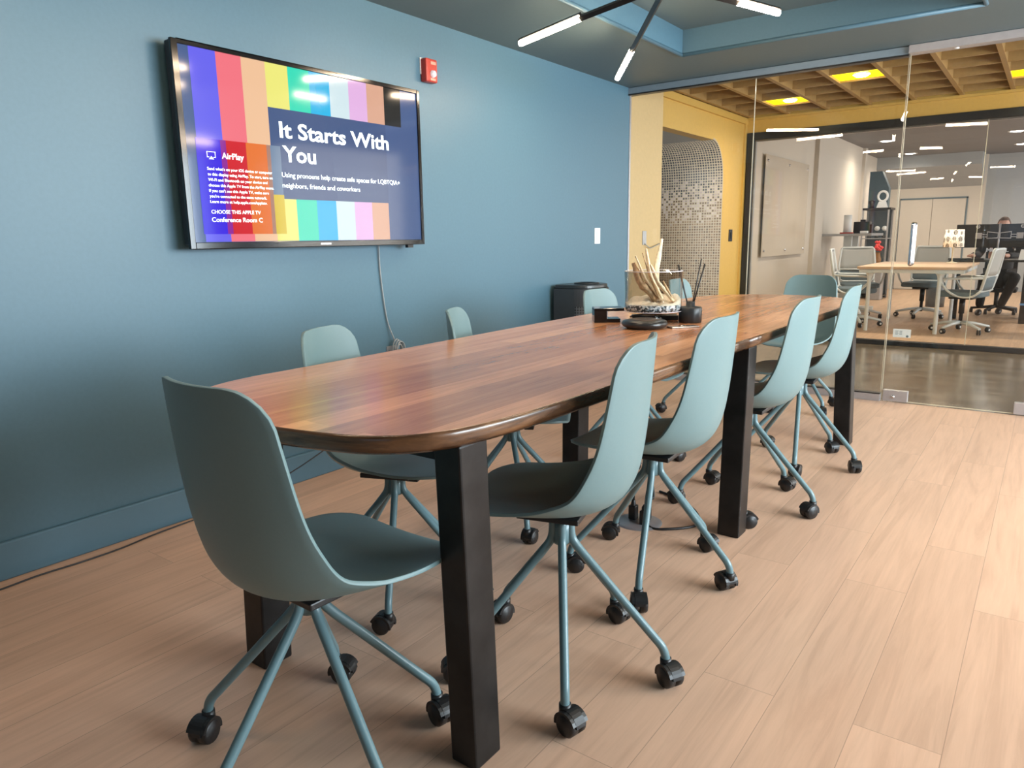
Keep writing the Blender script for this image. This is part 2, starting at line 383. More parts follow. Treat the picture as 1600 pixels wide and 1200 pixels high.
# ================================================================== glass partition of the meeting room
YG = 5.505
g = thing('glass_partition', 'frameless glass partition of fixed panes beside the glass door, under a grey track', 'glass partition', (0, YG, 0))
g['kind'] = 'structure'
def local(mb, name, mat, parent, **k): return mb.obj(name, mat, parent, **k)
mb = MB(); mb.box(0, 1.985, -.035, .02, 2.262, 2.31); local(mb, 'top_track', M['track'], g, bevel=.003)
mb = MB(); mb.box(0, 1.985, -.0365, .0215, 2.252, 2.2625); local(mb, 'track_gasket', M['black_frame'], g)
mb = MB(); mb.box(0, 1.985, -.025, .025, 0, .05); local(mb, 'bottom_channel', M['alu'], g, bevel=.002)
mb = MB(); mb.box(0, 1.985, -.0255, .0255, .05, .057); local(mb, 'channel_gasket', M['black_frame'], g)
mb = MB(); mb.box(.006, 1.004, -.006, .006, .045, 2.27); local(mb, 'glass_pane', M['glass'], g)
mb = MB(); mb.box(1.010, 1.983, -.006, .006, .045, 2.27); local(mb, 'glass_pane', M['glass'], g)
edge = pbr('glass_edge', (.55, .50, .38), .15, var=.02)
mb = MB(); mb.box(1.0035, 1.0065, -.006, .006, .057, 2.262); local(mb, 'glass_edge', edge, g)
mb = MB(); mb.box(1.983, 1.9855, -.006, .006, .057, 2.262); local(mb, 'glass_edge', edge, g)
mb = MB(); mb.box(0, .006, -.012, .012, .05, 2.262); local(mb, 'wall_channel', M['alu'], g)
d = thing('glass_door', 'frameless glass door with a vertical steel pull handle and metal corner fittings', 'door', (1.99, YG, 0))
d['kind'] = 'structure'
mb = MB(); mb.box(.004, .93, -.006, .006, .012, 2.262); local(mb, 'glass_pane', M['glass'], d)
mb = MB(); mb.box(0.001, .004, -.006, .006, .012, 2.262); local(mb, 'glass_edge', edge, d)
mb = MB(); mb.box(.004, .93, -.006, .006, .008, .012); local(mb, 'glass_edge', edge, d)
mb = MB(); mb.box(.012, .165, -.018, .018, .008, .085); f = local(mb, 'bottom_patch', M['alu'], d, bevel=.003)
mb = MB(); mb.lathe([(0, -.026), (.011, -.026), (.011, -.018)], (.075, 0, .04), 20, axis='y'); local(mb, 'lock', M['chrome'], f)
mb = MB(); mb.box(.765, .93, -.018, .018, .008, .085); local(mb, 'bottom_patch', M['alu'], d, bevel=.003)
mb = MB()
for s in (-1, 1):
    mb = MB(); yy = s*.045; pts = [(.108, s*.006, 1.20), (.108, yy*.8, 1.205)] + [(.108, yy, 1.19), (.108, yy, 1.05), (.108, yy, .96)] + [(.108, yy*.8, .945), (.108, s*.006, .95)]
    mb.tube(bez(pts, 5), .0125, 14); local(mb, 'pull_handle', M['chrome'], d)
mb = MB(); mb.box(1.985, 2.96, YG-.06, YG+.03, 2.262, 2.311); st(mb, 'trim_3', M['alu'], bevel=.003)
mb = MB(); mb.lathe([(0, -.006), (.012, -.004), (.014, 0)], (2.245, YG-.02, 2.262), 16); tag(mb.obj('door_sensor', M['white_plastic']), 'small round white sensor under the header above the glass door', 'sensor')
g2 = thing('glass_partition', 'second stretch of fixed frameless glass right of the glass door', 'glass partition', (2.94, YG, 0)); g2['kind'] = 'structure'
mb = MB(); mb.box(0, 2.76, -.006, .006, .045, 2.27); local(mb, 'glass_pane', M['glass'], g2)
mb = MB(); mb.box(0, 2.76, -.025, .025, 0, .05); local(mb, 'bottom_channel', M['alu'], g2)
mb = MB(); mb.box(.02, 2.76, -.035, .02, 2.262, 2.31); local(mb, 'top_track', M['track'], g2)

# ================================================================== corridor
mb = MB(); mb.box(-3.0, 6.2, 5.50, 8.42, -.12, -.004); st(mb, 'floor', M['concrete'])
mb = MB(); mb.box(-.15, 0, 5.52, 6.12, 0, 2.42); mb.box(-3.0, 6.2, 5.52, 5.60, 2.312, 2.9); mb.box(-.15, 0, 5.52, 6.12, 2.42, 2.8); st(mb, 'wall_corridor_near', M['beige'])
# recessed yellow wall with the arched opening (profile with rounded top corner)
XR = -.06
def arch_profile(y0, y1, z1, r):
    p = [(y0, 0.0)]; p += [(y0, z1-.05), (y0+.05, z1)]
    for k in range(0, 9):
        a = PI/2 - k*PI/2/8
        p.append((y1-.14+.14*math.cos(a), z1-r+r*math.sin(a)))
    p.append((y1, 0.0)); return p
ya, yb, za = 6.20, 7.76, 2.10
za = 2.11; yb = 7.75
CUR = [(7.45+.30*math.sin(k*PI/16), 1.73+.38*math.cos(k*PI/16)) for k in range(9)]
prof = [(ya, 0), (ya, za-.04), (ya+.04, za)] + CUR
mb = MB()
outer = [(6.12, 0), (6.12, 2.42), (8.42, 2.42), (8.42, 0)]
# polygon ring wall made of strips above and beside the opening
def wall_face(x):
    return [(x, y, z) for y, z in prof]
mb.box(XR-.12, XR, 6.0, ya, 0, 2.66); mb.box(XR-.12, XR, yb+.001, 8.42, 0, 2.66)
for i in range(1, len(prof)-1):
    (y0, z0), (y1, z1) = prof[i], prof[i+1]
    if y1 - y0 > 1e-6:
        bot = [(XR-.12, y0, z0), (XR, y0, z0), (XR, y1, z1), (XR-.12, y1, z1)]
        top = [(XR-.12, y0, 2.66), (XR, y0, 2.66), (XR, y1, 2.66), (XR-.12, y1, 2.66)]
        mb.prism(bot, top)
mb.box(XR-.12, XR+.02, 8.34, 8.42, 0, 2.42)
st(mb, 'wall_corridor_left', M['yellow'])
mb = MB(); mb.box(XR, XR+.025, 6.12, 8.40, 2.355, 2.42); mb.box(XR, 6.2, 8.375, 8.40, 2.395, 2.42); st(mb, 'trim_4', M['yellow'])
# niche: mosaic wall that curves over into the ceiling, dark grey lid
sec = [(yb-.001, 0), (yb-.001, .6), (yb-.001, 1.2)] + [(y-.001, z-.001) for y, z in CUR[::-1]]
me_v = []; uvl = []; L = 0
for i, (y, z) in enumerate(sec):
    if i: L += math.hypot(y-sec[i-1][0], z-sec[i-1][1])
    for x in (-2.2, XR+.001): me_v.append((x, y, z)); uvl.append((x, L))
me = bpy.data.meshes.new('wall_niche_tile'); me.from_pydata(me_v, [], [(2*i, 2*i+1, 2*i+3, 2*i+2) for i in range(len(sec)-1)])
uv = me.uv_layers.new(name='UVMap')
for l in me.loops: uv.data[l.index].uv = uvl[l.vertex_index]
for p in me.polygons: p.use_smooth = True
me.materials.append(M['mosaic']); o = bpy.data.objects.new('wall_niche_tile', me); COL.objects.link(o); o['kind'] = 'structure'
so = o.modifiers.new('solid', 'SOLIDIFY'); so.thickness = .02; so.offset = -1
mb = MB(); mb.box(-2.3, XR-.121, 5.9, 8.0, 2.112, 2.2); mb.box(-2.3, -2.2, 5.9, 8.0, 0, 2.112); mb.box(-2.2, -.18, 5.85, 5.92, 0, 2.112); st(mb, 'wall_niche', M['grey_wall'])
# coffered ceiling: deck, beams both ways
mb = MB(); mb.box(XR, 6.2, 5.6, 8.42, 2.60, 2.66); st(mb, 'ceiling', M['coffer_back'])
mb = MB()
for k in range(0, 15): x = .0+.4*k; mb.box(x-.018, x+.018, 5.62, 8.40, 2.42, 2.60)
st(mb, 'trim_5', M['coffer'])
mb = MB()
for k in range(-2, 5):
    y = 6.65+.4*k
    mb.box(XR, 6.0, y-.010, y+.010, 2.425, 2.60)
st(mb, 'trim_6', M['coffer'])
yel = emit('yellow_lit_panel', (1, .78, .0), 1.1)
for i, (cx, cy, lb) in enumerate(((1.4, 6.85, 'nearer yellow light panel with a round lamp in the coffered corridor ceiling'), (.6, 7.65, 'farther left yellow light panel, small in the coffered corridor ceiling above the mosaic'), (2.6, 7.65, 'rightmost yellow light panel in the corridor ceiling, at the photo edge'))):
    t = thing('ceiling_light', lb, 'ceiling light', (cx, cy, 2.44), 0, 'yellow corridor ceiling lights')
    mb = MB(); mb.box(-.182, .182, -.19, .19, 0, .02); mb.obj('panel', yel, t)
    mb = MB(); mb.lathe([(0, -.018), (.045, -.014), (.065, 0)], (0.02, 0.02, 0), 24); mb.obj('lamp', M['downlight'], t)
    l = bpy.data.lights.new('corridor_lamp', 'SPOT'); l.energy = 26; l.color = (1, .85, .55); l.spot_size = R_(160); l.spot_blend = 1; l.shadow_soft_size = .08
    lo = bpy.data.objects.new('corridor_lamp', l); COL.objects.link(lo); lo.location = (cx, cy, 2.40)
# header wall above the office glazing
mb = MB(); mb.box(XR, 6.2, 8.40, 8.52, 2.262, 2.66); st(mb, 'wall_corridor_far', M['yellow'])
g = thing('glass_partition', 'black framed glass partition between the corridor and the office', 'glass partition', (0, 8.40, 0)); g['kind'] = 'structure'
mb = MB(); mb.box(-.035, 6.2, -.02, .06, 2.185, 2.262); mb.box(-.035, .04, -.02, .06, 0, 2.185); mb.box(.04, 6.2, -.02, .06, 0, .045); local(mb, 'frame', M['black_frame'], g, bevel=.003)
mb = MB(); mb.box(.053, 6.2, .03, .07, 2.17, 2.185); mb.box(.04, .053, .03, .07, .045, 2.185); local(mb, 'inner_rail', M['grey_steel'], g)
for x0, x1 in ((.045, 2.235), (2.24, 4.2), (4.205, 6.1)):
    mb = MB(); mb.box(x0, x1, .0, .010, .04, 2.19); local(mb, 'glass_pane', M['glass'], g)
mb = MB(); mb.box(2.2345, 2.2405, -.001, .011, .045, 2.185); local(mb, 'glass_edge', edge, g)
c = thing('notice_card', 'small white card fixed low on the office glass, with a dark round mark', 'sign', (1.593, 8.392, .086))
mb = MB(); mb.box(0, .165, 0, .004, 0, .086); mb.obj('card', M['white_plastic'], c)
mb = MB(); mb.lathe([(0, -.002), (.012, -.002), (.012, 0)], (.135, 0, .014), 14, axis='y'); mb.obj('round_mark', M['grey_fabric'], c)
for k in range(4):
    for x0, x1 in ((.02, .045+.006*(k % 2)), (.06, .085)):
        mb = MB(); mb.box(x0, x1, -.001, 0, .028+.012*k, .032+.012*k); mb.obj('text_line', M['grey_fabric'], c)
# wall fittings of the corridor
t = thing('wall_outlet', 'steel outlet plate on the pale yellow corridor wall, a wire leaving it', 'outlet', (0.0, 5.80, 1.14))
mb = MB(); mb.box(0, .006, -.036, .036, -.058, .058); mb.obj('plate', M['grey_steel'], t, bevel=.002)
mb = MB(); mb.tube(bez([(.008, 0, -.05), (.03, .06, -.085), (.02, .16, -.075), (.008, .31, -.05)], 6), .004, 8); mb.obj('wire', M['cable_grey'], t)
t = thing('wall_switch', 'black light switch on the yellow wall right of the mosaic', 'switch', (XR, 8.05, 1.15))
mb = MB(); mb.box(0, .008, -.05, .05, -.065, .065); mb.obj('plate', M['black_plastic'], t, bevel=.002)
mb = MB(); mb.box(.008, .014, -.018, .018, -.035, .035); mb.obj('rocker', M['black_steel'], t)

# ================================================================== office behind
YO = 8.46
mb = MB(); mb.box(-.3, 6.2, 8.42, 18.2, -.12, -.002); st(mb, 'floor', M['office_floor'])
mb = MB(); mb.box(-.15, -.0, YO+.01, 11.1, 0, 2.62); mb.box(-.15, .06, 11.1, 11.55, 0, 2.62); mb.box(-.15, 0, 11.55, 14.2, 0, 2.62); mb.box(-.3, -.15, 11.1, 18.1, 0, 2.62); mb.box(-.15, .05, 14.2, 14.35, 0, 2.62)
st(mb, 'wall_office_left', M['white_wall'])
mb = MB(); mb.box(-.3, 1.66, 17.0, 17.2, 0, 2.62); st(mb, 'wall_office_back', M['white_wall'])
mb = MB(); mb.box(1.66, 6.2, 17.12, 17.3, 0, 2.62); st(mb, 'wall_office_recess', M['grey_wall'])
mb = MB()
mb.box(6.0, 6.1, YO, 9.9, 0, 2.62); mb.box(6.0, 6.1, 16.1, 17.6, 0, 2.62); mb.box(6.0, 6.1, 9.9, 16.1, 0, .6); mb.box(6.0, 6.1, 9.9, 16.1, 2.5, 2.62)
st(mb, 'wall_office_right', M['white_wall'])
mb = MB(); mb.box(-.3, 6.2, YO, 18.2, 2.60, 2.66); st(mb, 'ceiling', M['office_ceiling'])
# bulkhead with sloped underside at the far end (side profile extruded along x)
mb = MB(); pr = [(17.0, 2.02), (16.3, 2.38), (16.3, 2.60), (17.0, 2.60)]
mb.prism([(-.3, y, z) for y, z in pr], [(1.62, y, z) for y, z in pr]); st(mb, 'trim_7', M['grey_wall'])
dd = thing('double_door', 'pair of flush pale grey cupboard doors in the far office wall', 'door', (.80, 16.99, 0)); dd['kind'] = 'structure'
mb = MB(); mb.box(-.585, -.565, -.012, .01, 0, 1.82); mb.box(.575, .60, -.012, .01, 0, 1.82); mb.box(-.585, .60, -.012, .01, 1.80, 1.83); mb.obj('frame', M['grey_fabric'], dd)
for s in (-1, 1):
    mb = MB(); mb.box(min(s*.004, s*.57), max(s*.004, s*.57), -.02, .0, .01, 1.795); p = mb.obj('door_leaf', M['white_wall'], dd)
    mb = MB(); mb.lathe([(0, -.07), (.025, -.06), (.025, -.04), (.01, -.02)], (s*.05, 0, .82), 12, axis='y'); mb.obj('knob', M['chrome'], p)
mb = MB(); mb.prism([(.02, 14.9, 0), (.45, 14.9, 0), (.45, 15.3, 0), (.02, 15.3, 0)], [(.02, 14.9, 2.35), (.30, 14.9, 2.35), (.30, 15.3, 2.35), (.02, 15.3, 2.35)])
mb = MB(); mb.prism([(x, 14.95, z) for x, z in ((0, 0), (.33, 0), (.33, 1.95), (.2, 2.25), (0, 2.25))], [(x, 15.15, z) for x, z in ((0, 0), (.33, 0), (.33, 1.95), (.2, 2.25), (0, 2.25))])
tag(mb.obj('recess_panel', pbr('recess_dark', (.10, .15, .18), .5)), 'dark panel with a clipped top corner, standing in for a recess behind the display cabinet', 'panel')  # dark panel put in where the corner has a recess
for x, y, lb in ((.5, 13.4, 'front left round downlight in the office ceiling'), (.5, 15.8, 'rear left round downlight in the office ceiling'), (2.23, 13.5, 'front right round downlight, at the right edge of the photo'), (2.23, 15.5, 'rear right round downlight, at the right edge of the photo'), (2.3, 10.6, 'near downlight in the office ceiling')):
    if y < 11: continue
    t = thing('downlight', lb, 'ceiling light', (x, y, 2.60), 0, 'office downlights')
    mb = MB(); mb.lathe([(.085, 0), (.10, -.006), (.115, -.004), (.12, 0)], (0, 0, 0), 24); mb.obj('trim_ring', M['white_plastic'], t)
    mb = MB(); mb.lathe([(0, -.010), (.06, -.008), (.085, -.001)], (0, 0, 0), 24); mb.obj('lens', M['downlight'], t)
    l = bpy.data.lights.new('office_lamp', 'SPOT'); l.energy = 52; l.color = (1, .86, .70); l.spot_size = R_(160); l.spot_blend = 1; l.shadow_soft_size = .1
    lo = bpy.data.objects.new('office_lamp', l); COL.objects.link(lo); lo.location = (x, y, 2.56)
l = bpy.data.lights.new('office_lamp', 'SPOT'); l.energy = 120; l.color = (1, .86, .70); l.spot_size = R_(160); l.spot_blend = 1; l.shadow_soft_size = .2
lo = bpy.data.objects.new('office_lamp', l); COL.objects.link(lo); lo.location = (1.4, 9.9, 2.56)

# glass whiteboard with standoffs
t = thing('glass_whiteboard', 'frosted glass writing board on the white office wall', 'whiteboard', (.032, 8.80, .888))
mb = MB(); mb.box(0, .008, .05, 1.90, 0, 1.19); mb.obj('board', pbr('frosted_board', (.58, .51, .42), .15, var=.02), t)
for y in (.12, .98, 1.83):
    for z in (.07, 1.12):
        mb = MB(); mb.lathe([(0, .022), (.014, .02), (.014, -.02)], (0, y, z), 14, axis='x'); mb.obj('standoff', M['chrome'], t)

# office meeting table
t = thing('office_table', 'light wood table with rounded white metal legs in the glazed office', 'table', (1.5, 10.25, 0))
mb = MB(); mb.box(-.52, .60, -.75, .95, .735, .765); mb.obj('tabletop', M['lightwood'], t, bevel=.006)
mb = MB(); mb.box(-.50, .58, -.73, -.69, .69, .735); mb.box(-.50, .58, .89, .93, .69, .735); mb.box(-.50, -.46, -.69, .89, .69, .735); mb.box(.54, .58, -.69, .89, .69, .735); mb.obj('apron', M['white_metal'], t, bevel=.004)
for x in (-.385, .345):
    for y in (-.71, .80):
        mb = MB(); mb.tube(bez([(x, y, .0), (x, y, .35), (x, y, .60), (x+(.005), y, .69)], 3), [.022]*3+[.022]*4+[.026, .035, .055], 8, smooth=False); mb.obj('leg', M['white_metal'], t)

# office swivel chair
def office_chair(label, loc, rz):
    t = thing('office_chair', label, 'chair', loc, rz, 'white framed office chairs')
    mb = MB()      # seat, facing +y
    n = 20; top = []; bot = []
    for k in range(n*2):
        a = 2*PI*k/(2*n); ca, sa = math.cos(a), math.sin(a)
        x = .25*math.copysign(abs(ca)**.5, ca); y = .24*math.copysign(abs(sa)**.5, sa)
        bot.append((x, y, .42)); top.append((x*.97, y*.97, .48))
    mb.prism(bot, top); mb.obj('seat', M['grey_fabric'], t, bevel=.015)
    # back frame: loop
    P = [(-.22, -.23, .52), (-.235, -.27, .70), (-.21, -.31, .93), (-.19, -.315, .955), (.19, -.315, .955), (.21, -.31, .93), (.235, -.27, .70), (.22, -.23, .52), (.18, -.215, .49), (-.18, -.215, .49)]
    mb = MB(); mb.tube(P, .017, 8, closed=True, flat=.8); mb.tube([(-.23, -.26, .655), (.23, -.26, .655)], .015, 8)
    bf = mb.obj('back_frame', M['white_metal'], t)
    mb = MB()
    def grid(zs):
        vs = [(x, -.235-.19*(z-.52)+.03*(1-(x/.22)**2)*-.6, z) for z in zs for x in [-.215+.43*i/8 for i in range(9)]]
        fs = [(j*9+i, j*9+i+1, (j+1)*9+i+1, (j+1)*9+i) for j in range(len(zs)-1) for i in range(8)]; mb.add(vs, fs, 0, True)
    grid([.66, .72, .78, .84, .90, .95])
    o = mb.obj('back_mesh', M['grey_mesh'], t); s_ = o.modifiers.new('s', 'SOLIDIFY'); s_.thickness = .006
    mb = MB(); grid([.50, .55, .60, .65]); o = mb.obj('lumbar_mesh', M['grey_fabric'], t); s_ = o.modifiers.new('s', 'SOLIDIFY'); s_.thickness = .006
    for s in (-1, 1):
        mb = MB(); mb.tube(bez([(s*.225, -.25, .64), (s*.28, -.10, .635), (s*.285, .10, .63), (s*.28, .16, .60), (s*.265, .10, .50), (s*.24, .0, .435), (s*.235, -.14, .43), (s*.225, -.235, .50)], 4), .013, 8)
        mb.obj('armrest', M['white_metal'], t)
    mb = MB(); mb.lathe([(0, .40), (.03, .40), (.03, .22), (.02, .22), (.02, .08), (0, .08)], n=14); mb.cbox((0, 0, .405), (.2, .24, .03)); mb.obj('gas_lift', M['black_plastic'], t)
    for k in range(5):
        a = 2*PI*k/5+.3; ca, sa = math.cos(a), math.sin(a)
        mb = MB(); pts = [(.02*ca, .02*sa, .115), (.15*ca, .15*sa, .105), (.31*ca, .31*sa, .07)]; mb.tube(pts, [.03, .024, .017], 8, flat=.8)
        lg = mb.obj('base_arm', M['white_metal'], t)
        mb = MB(); px, py = .30*ca, .30*sa; cb = math.cos(a+1.1+k); sb = math.sin(a+1.1+k)
        for s in (-1, 1):
            vs = []
            prof = [(0, .018), (.022, .018), (.030, .012), (.030, -.0), (0, -.0)]
            # wheel, axis horizontal along (cb, sb)
            for r, h in prof:
                for q in range(14):
                    th = 2*PI*q/14; u = r*math.cos(th); z = r*math.sin(th)
                    hh = s*(h+.004); vs.append((px+cb*hh-sb*u, py+sb*hh+cb*u, .030+z))
            fs = [(i*14+q, i*14+(q+1) % 14, (i+1)*14+(q+1) % 14, (i+1)*14+q) for i in range(4) for q in range(14)]
            mb.add(vs, fs, 0, True)
        for s in (-1, 1):
            vs = [(px+cb*s*.0225-sb*.013*math.cos(2*PI*q/12), py+sb*s*.0225+cb*.013*math.cos(2*PI*q/12), .030+.013*math.sin(2*PI*q/12)) for q in range(12)]
            mb.add(vs, [tuple(range(12))], 1)
        mb.obj('caster', [M['black_plastic'], M['white_plastic']], lg, weld=False)
    return t
office_chair('white mesh office chair turned sideways at the right end of the light wood table', (2.06, 9.88, 0), R_(80))
office_chair('white mesh office chair facing the camera behind the light wood table', (1.45, 10.75, 0), R_(172)).location.y = 11.45
office_chair('white mesh office chair at the left side of the light wood table, seen edge on', (.88, 10.05, 0), R_(-82))
office_chair('white mesh office chair behind the left corner of the light wood table, facing out', (.72, 11.0, 0), R_(200))

# standing desk at the left wall with its things
t = thing('standing_desk', 'grey height adjustable desk raised high against the left office wall', 'desk', (.37, 11.95, 0))
mb = MB(); mb.box(-.35, .36, -.38, .5, 1.115, 1.15); mb.obj('desktop', M['grey_steel'], t, bevel=.004)
for y in (-.15, .3):
    mb = MB(); mb.box(-.07, .07, y-.04, y+.04, .05, .65); mb.box(-.055, .055, y-.03, y+.03, .65, 1.115); mb.obj('lifting_column', M['white_metal'], t)
    mb = MB(); mb.box(-.33, .33, y-.04, y+.04, 0, .05); mb.obj('foot', M['white_metal'], t)
mb = MB(); mb.lathe([(0, 0), (.055, 0), (.055, .27), (0, .27)], (.36, 11.75, 1.15), 20); tag(mb.obj('paper_roll', M['white_plastic']), 'tall white paper roll standing on the raised grey desk', 'paper roll')
t = thing('desk_organizer', 'black box shaped organizer on the raised grey desk beside the paper roll', 'organizer', (.54, 11.98, 1.15))
mb = MB(); mb.box(-.13, .09, -.08, .08, 0, .17); mb.obj('box', M['black_plastic'], t, bevel=.008)
mb = MB(); mb.box(-.05, .02, -.03, .03, .17, .20); mb.obj('handle', M['black_steel'], t, bevel=.004)
mb = MB(); mb.box(.09, .12, -.06, .05, 0, .13); mb.obj('side_pocket', M['black_steel'], t, bevel=.004)
mb = MB(); mb.box(.29, .47, 11.60, 11.67, 1.15, 1.168); tag(mb.obj('stapler', M['red'], bevel=.006), 'flat red item on the front edge of the raised grey desk', 'stationery')
mb = MB(); mb.box(.56, .66, 11.62, 11.70, 1.15, 1.185); tag(mb.obj('small_box', M['white_plastic'], bevel=.008), 'small white box on the front edge of the raised grey desk', 'box')
# display cabinet
t = thing('display_cabinet', 'glass display cabinet with a black top at the far end of the office', 'cabinet', (.26, 14.5, 0))
mb = MB(); mb.box(-.22, .24, -.22, .22, 1.55, 1.585); mb.obj('top', M['black_frame'], t)
for z in (.05, .55, 1.05):
    mb = MB(); mb.box(-.2, .22, -.2, .2, z, z+.015); mb.obj('shelf', M['grey_steel'] if z > .1 else M['black_frame'], t)
for x in (-.2, .205):
    for y in (-.2, .2):
        mb = MB(); mb.box(x-.01, x+.015, y-.012, y+.012, 0, 1.55); mb.obj('post', M['grey_steel'], t)
mb = MB(); mb.box(-.19, .20, -.202, -.198, .06, 1.55); mb.obj('front_glass', M['glass'], t)
mb = MB(); mb.box(-.21, .22, .2, .21, .0, 1.55); mb.obj('back_panel', pbr('slate_back', (.09, .12, .14), .5), t)
for i, (x, lb) in enumerate(((-.10, 'left'), (.02, 'middle'), (.14, 'right'))):
    t = thing('award', lb+' one of three small pale awards in the glass display cabinet', 'award', (.26+x, 14.45, 1.066), 0, 'awards in the display cabinet')
    mb = MB(); mb.lathe([(0, 0), (.035, 0), (.035, .03), (.01, .04), (.01, .12)], n=14); mb.obj('base', M['black_plastic'], t)
    mb = MB(); mb.lathe([(0, .12), (.03, .13), (.048, .165), (.03, .20), (0, .21)], n=14); mb.obj('disc', M['white_plastic'], t)
t = thing('figurine', 'white open ring figurine on top of the display cabinet', 'figurine', (.33, 14.45, 1.585))
mb = MB()
mb.prism([(x, -.03, z) for x, z in ((-.09, 0), (.09, 0), (.055, .11), (-.055, .11))], [(x, .03, z) for x, z in ((-.09, 0), (.09, 0), (.055, .11), (-.055, .11))])
mb.obj('pedestal', M['white_plastic'], t)
mb = MB(); mb.tube([(.075*math.cos(a), 0, .20+.085*math.sin(a)) for a in [2*PI*k/20 for k in range(20)]], .02, 8, closed=True); mb.obj('ring', M['white_plastic'], t)
mb = MB(); mb.lathe([(0, 0), (.05, 0), (.04, .05), (.06, .12), (0, .14)], (.16, 14.45, 1.585), 14); tag(mb.obj('small_pot', M['black_plastic']), 'small dark pot beside the white figurine', 'pot')
t = thing('flower_bouquet', 'red flowers in a bronze vase in front of the display cabinet', 'flowers', (.37, 14.15, .60))
mb = MB(); mb.lathe([(0, 0), (.05, 0), (.07, .1), (.04, .2), (.05, .22)], n=16); mb.obj('vase', pbr('bronze_glaze', (.25, .12, .04), .4), t)
mb = MB()
for k in range(14):
    a = random.random()*2*PI; r = random.random()*.07; z = .26+random.random()*.14
    mb.lathe([(0, -.03), (.028, -.01), (.03, .01), (0, .03)], (r*math.cos(a), r*math.sin(a), z), 8)
mb.obj('petals', pbr('red_petals', (.75, .06, .06), .6, var=.3), t)
mb = MB(); mb.box(.26, .48, 14.04, 14.26, .0, .60); tag(mb.obj('side_table', M['grey_steel'], bevel=.01), 'low grey stand under the red flowers', 'stand')

# monitor desk
t = thing('monitor_desk', 'black desk with blue tape on its frame, carrying two monitors', 'desk', (2.45, 11.5, 0))
mb = MB(); mb.box(-.70, 1.3, -.3, .45, .765, .79); mb.obj('desktop', M['black_frame'], t, bevel=.003)
for x in (-.62, .17, 1.2):
    mb = MB()
    if x < 0: mb.tube([(x+.02, -.05, 0), (x+.02, -.05, .765)], .03, 14)
    else:
        mb.box(x-.04, x+.04, -.34, -.26, .0, .765); mb.box(x-.04, x+.04, .37, .45, 0, .765); mb.box(x-.04, x+.04, -.26, .37, 0, .07)
    lg = mb.obj('leg', M['black_frame'], t)
    if x > 0:
        mb = MB(); mb.box(x-.043, x+.043, -.343, -.257, .23, .255); mb.box(x-.043, x+.043, -.343, -.257, .69, .71); mb.obj('tape', M['blue_tape'], lg)
for i, (x, lb) in enumerate(((2.01, 'left of two black monitors seen from behind on the black desk'), (2.50, 'right of two black monitors seen from behind, cut by the photo edge'))):
    t = thing('monitor', lb, 'monitor', (x, 11.62, 0.79), 0, 'monitors seen from behind')
    mb = MB(); mb.box(-.243, .243, -.018, .018, .15, .455); mb.obj('housing', M['black_plastic'], t, bevel=.006)
    mb = MB(); mb.box(-.235, .235, .018, .020, .165, .447); mb.obj('screen', emit('monitor_screen', (.5, .6, .8), .4), t)
    mb = MB(); mb.tube([(.02*math.cos(a), -.020, .425+.02*math.sin(a)) for a in [2*PI*k/16 for k in range(16)]], .003, 6, closed=True); mb.obj('emblem', M['white_plastic'], t)
    text('wordmark', 'DELL', .018, M['white_plastic'], t, (-.0165, -.021, .4185), (1, 0, 0), (0, 0, 1), .033, .02)
t = thing('monitor_stand', 'silver double monitor arm on a pole between the two black monitors', 'monitor arm', (2.255, 11.56, .79))
mb = MB(); mb.tube([(0, 0, 0), (0, 0, .46)], .012, 12); mb.box(-.05, .05, -.05, .05, 0, .012); mb.obj('pole', M['alu'], t)
for s in (-1, 1):
    mb = MB()
    mb.tube([(s*.012, -.02, .34), (s*.13, -.02, .355), (s*.13, -.02, .27), (s*.012, -.02, .275)], .007, 8, closed=True)
    mb.tube([(s*.13, -.02, .32), (s*.2, -.01, .32)], .006, 8); mb.tube([(s*.13, -.02, .29), (s*.2, -.01, .29)], .006, 8)
    a_ = mb.obj('arm', M['alu'], t)
    mb = MB(); mb.cbox((s*.225, .0, .305), (.075, .012, .075)); mb.cbox((s*.225, -.012, .305), (.05, .02, .04)); mb.obj('mount_plate', M['alu'], a_)
mb = MB(); mb.cbox((1.93, 11.34, .80), (.40, .14, .018), Euler((0, 0, .05))); tag(mb.obj('keyboard', M['black_plastic'], bevel=.003), 'black keyboard on the monitor desk under the person hand', 'keyboard')
mb = MB(); mb.prism([(2.50, 11.30, .79), (2.63, 11.30, .79), (2.63, 11.42, .79), (2.50, 11.42, .79)], [(2.515, 11.36, .92), (2.63, 11.36, .92), (2.63, 11.42, .92), (2.515, 11.42, .92)])
tag(mb.obj('desk_phone', M['white_plastic'], bevel=.006), 'pale grey desk phone standing on the black desk under the right monitor', 'phone')
# lamp
t = thing('table_lamp', 'small lamp with a black and white damask shade on the light wood table', 'lamp', (1.83, 10.75, .765))
mb = MB(); mb.lathe([(0, 0), (.06, 0), (.06, .012), (.012, .02), (.008, .03), (.008, .26)], n=20); mb.obj('base', pbr('cream_lamp_base', (.75, .68, .5), .4), t)
vs = []; uvl = []; n = 32
for i, (r, z) in enumerate(((.118, .20), (.105, .415))):
    for k in range(n+1): a = 2*PI*k/n; vs.append((r*math.cos(a), r*math.sin(a), z)); uvl.append((k/n*4.0, i*1.1))
me = bpy.data.meshes.new('lamp_shade'); me.from_pydata(vs, [], [(k, k+1, n+1+k+1, n+1+k) for k in range(n)])
uv = me.uv_layers.new(name='UVMap')
for l in me.loops: uv.data[l.index].uv = uvl[l.vertex_index]
for p in me.polygons: p.use_smooth = True
me.materials.append(M['damask']); o = bpy.data.objects.new('lamp_shade', me); COL.objects.link(o); o.parent = t
s_ = o.modifiers.new('s', 'SOLIDIFY'); s_.thickness = .003
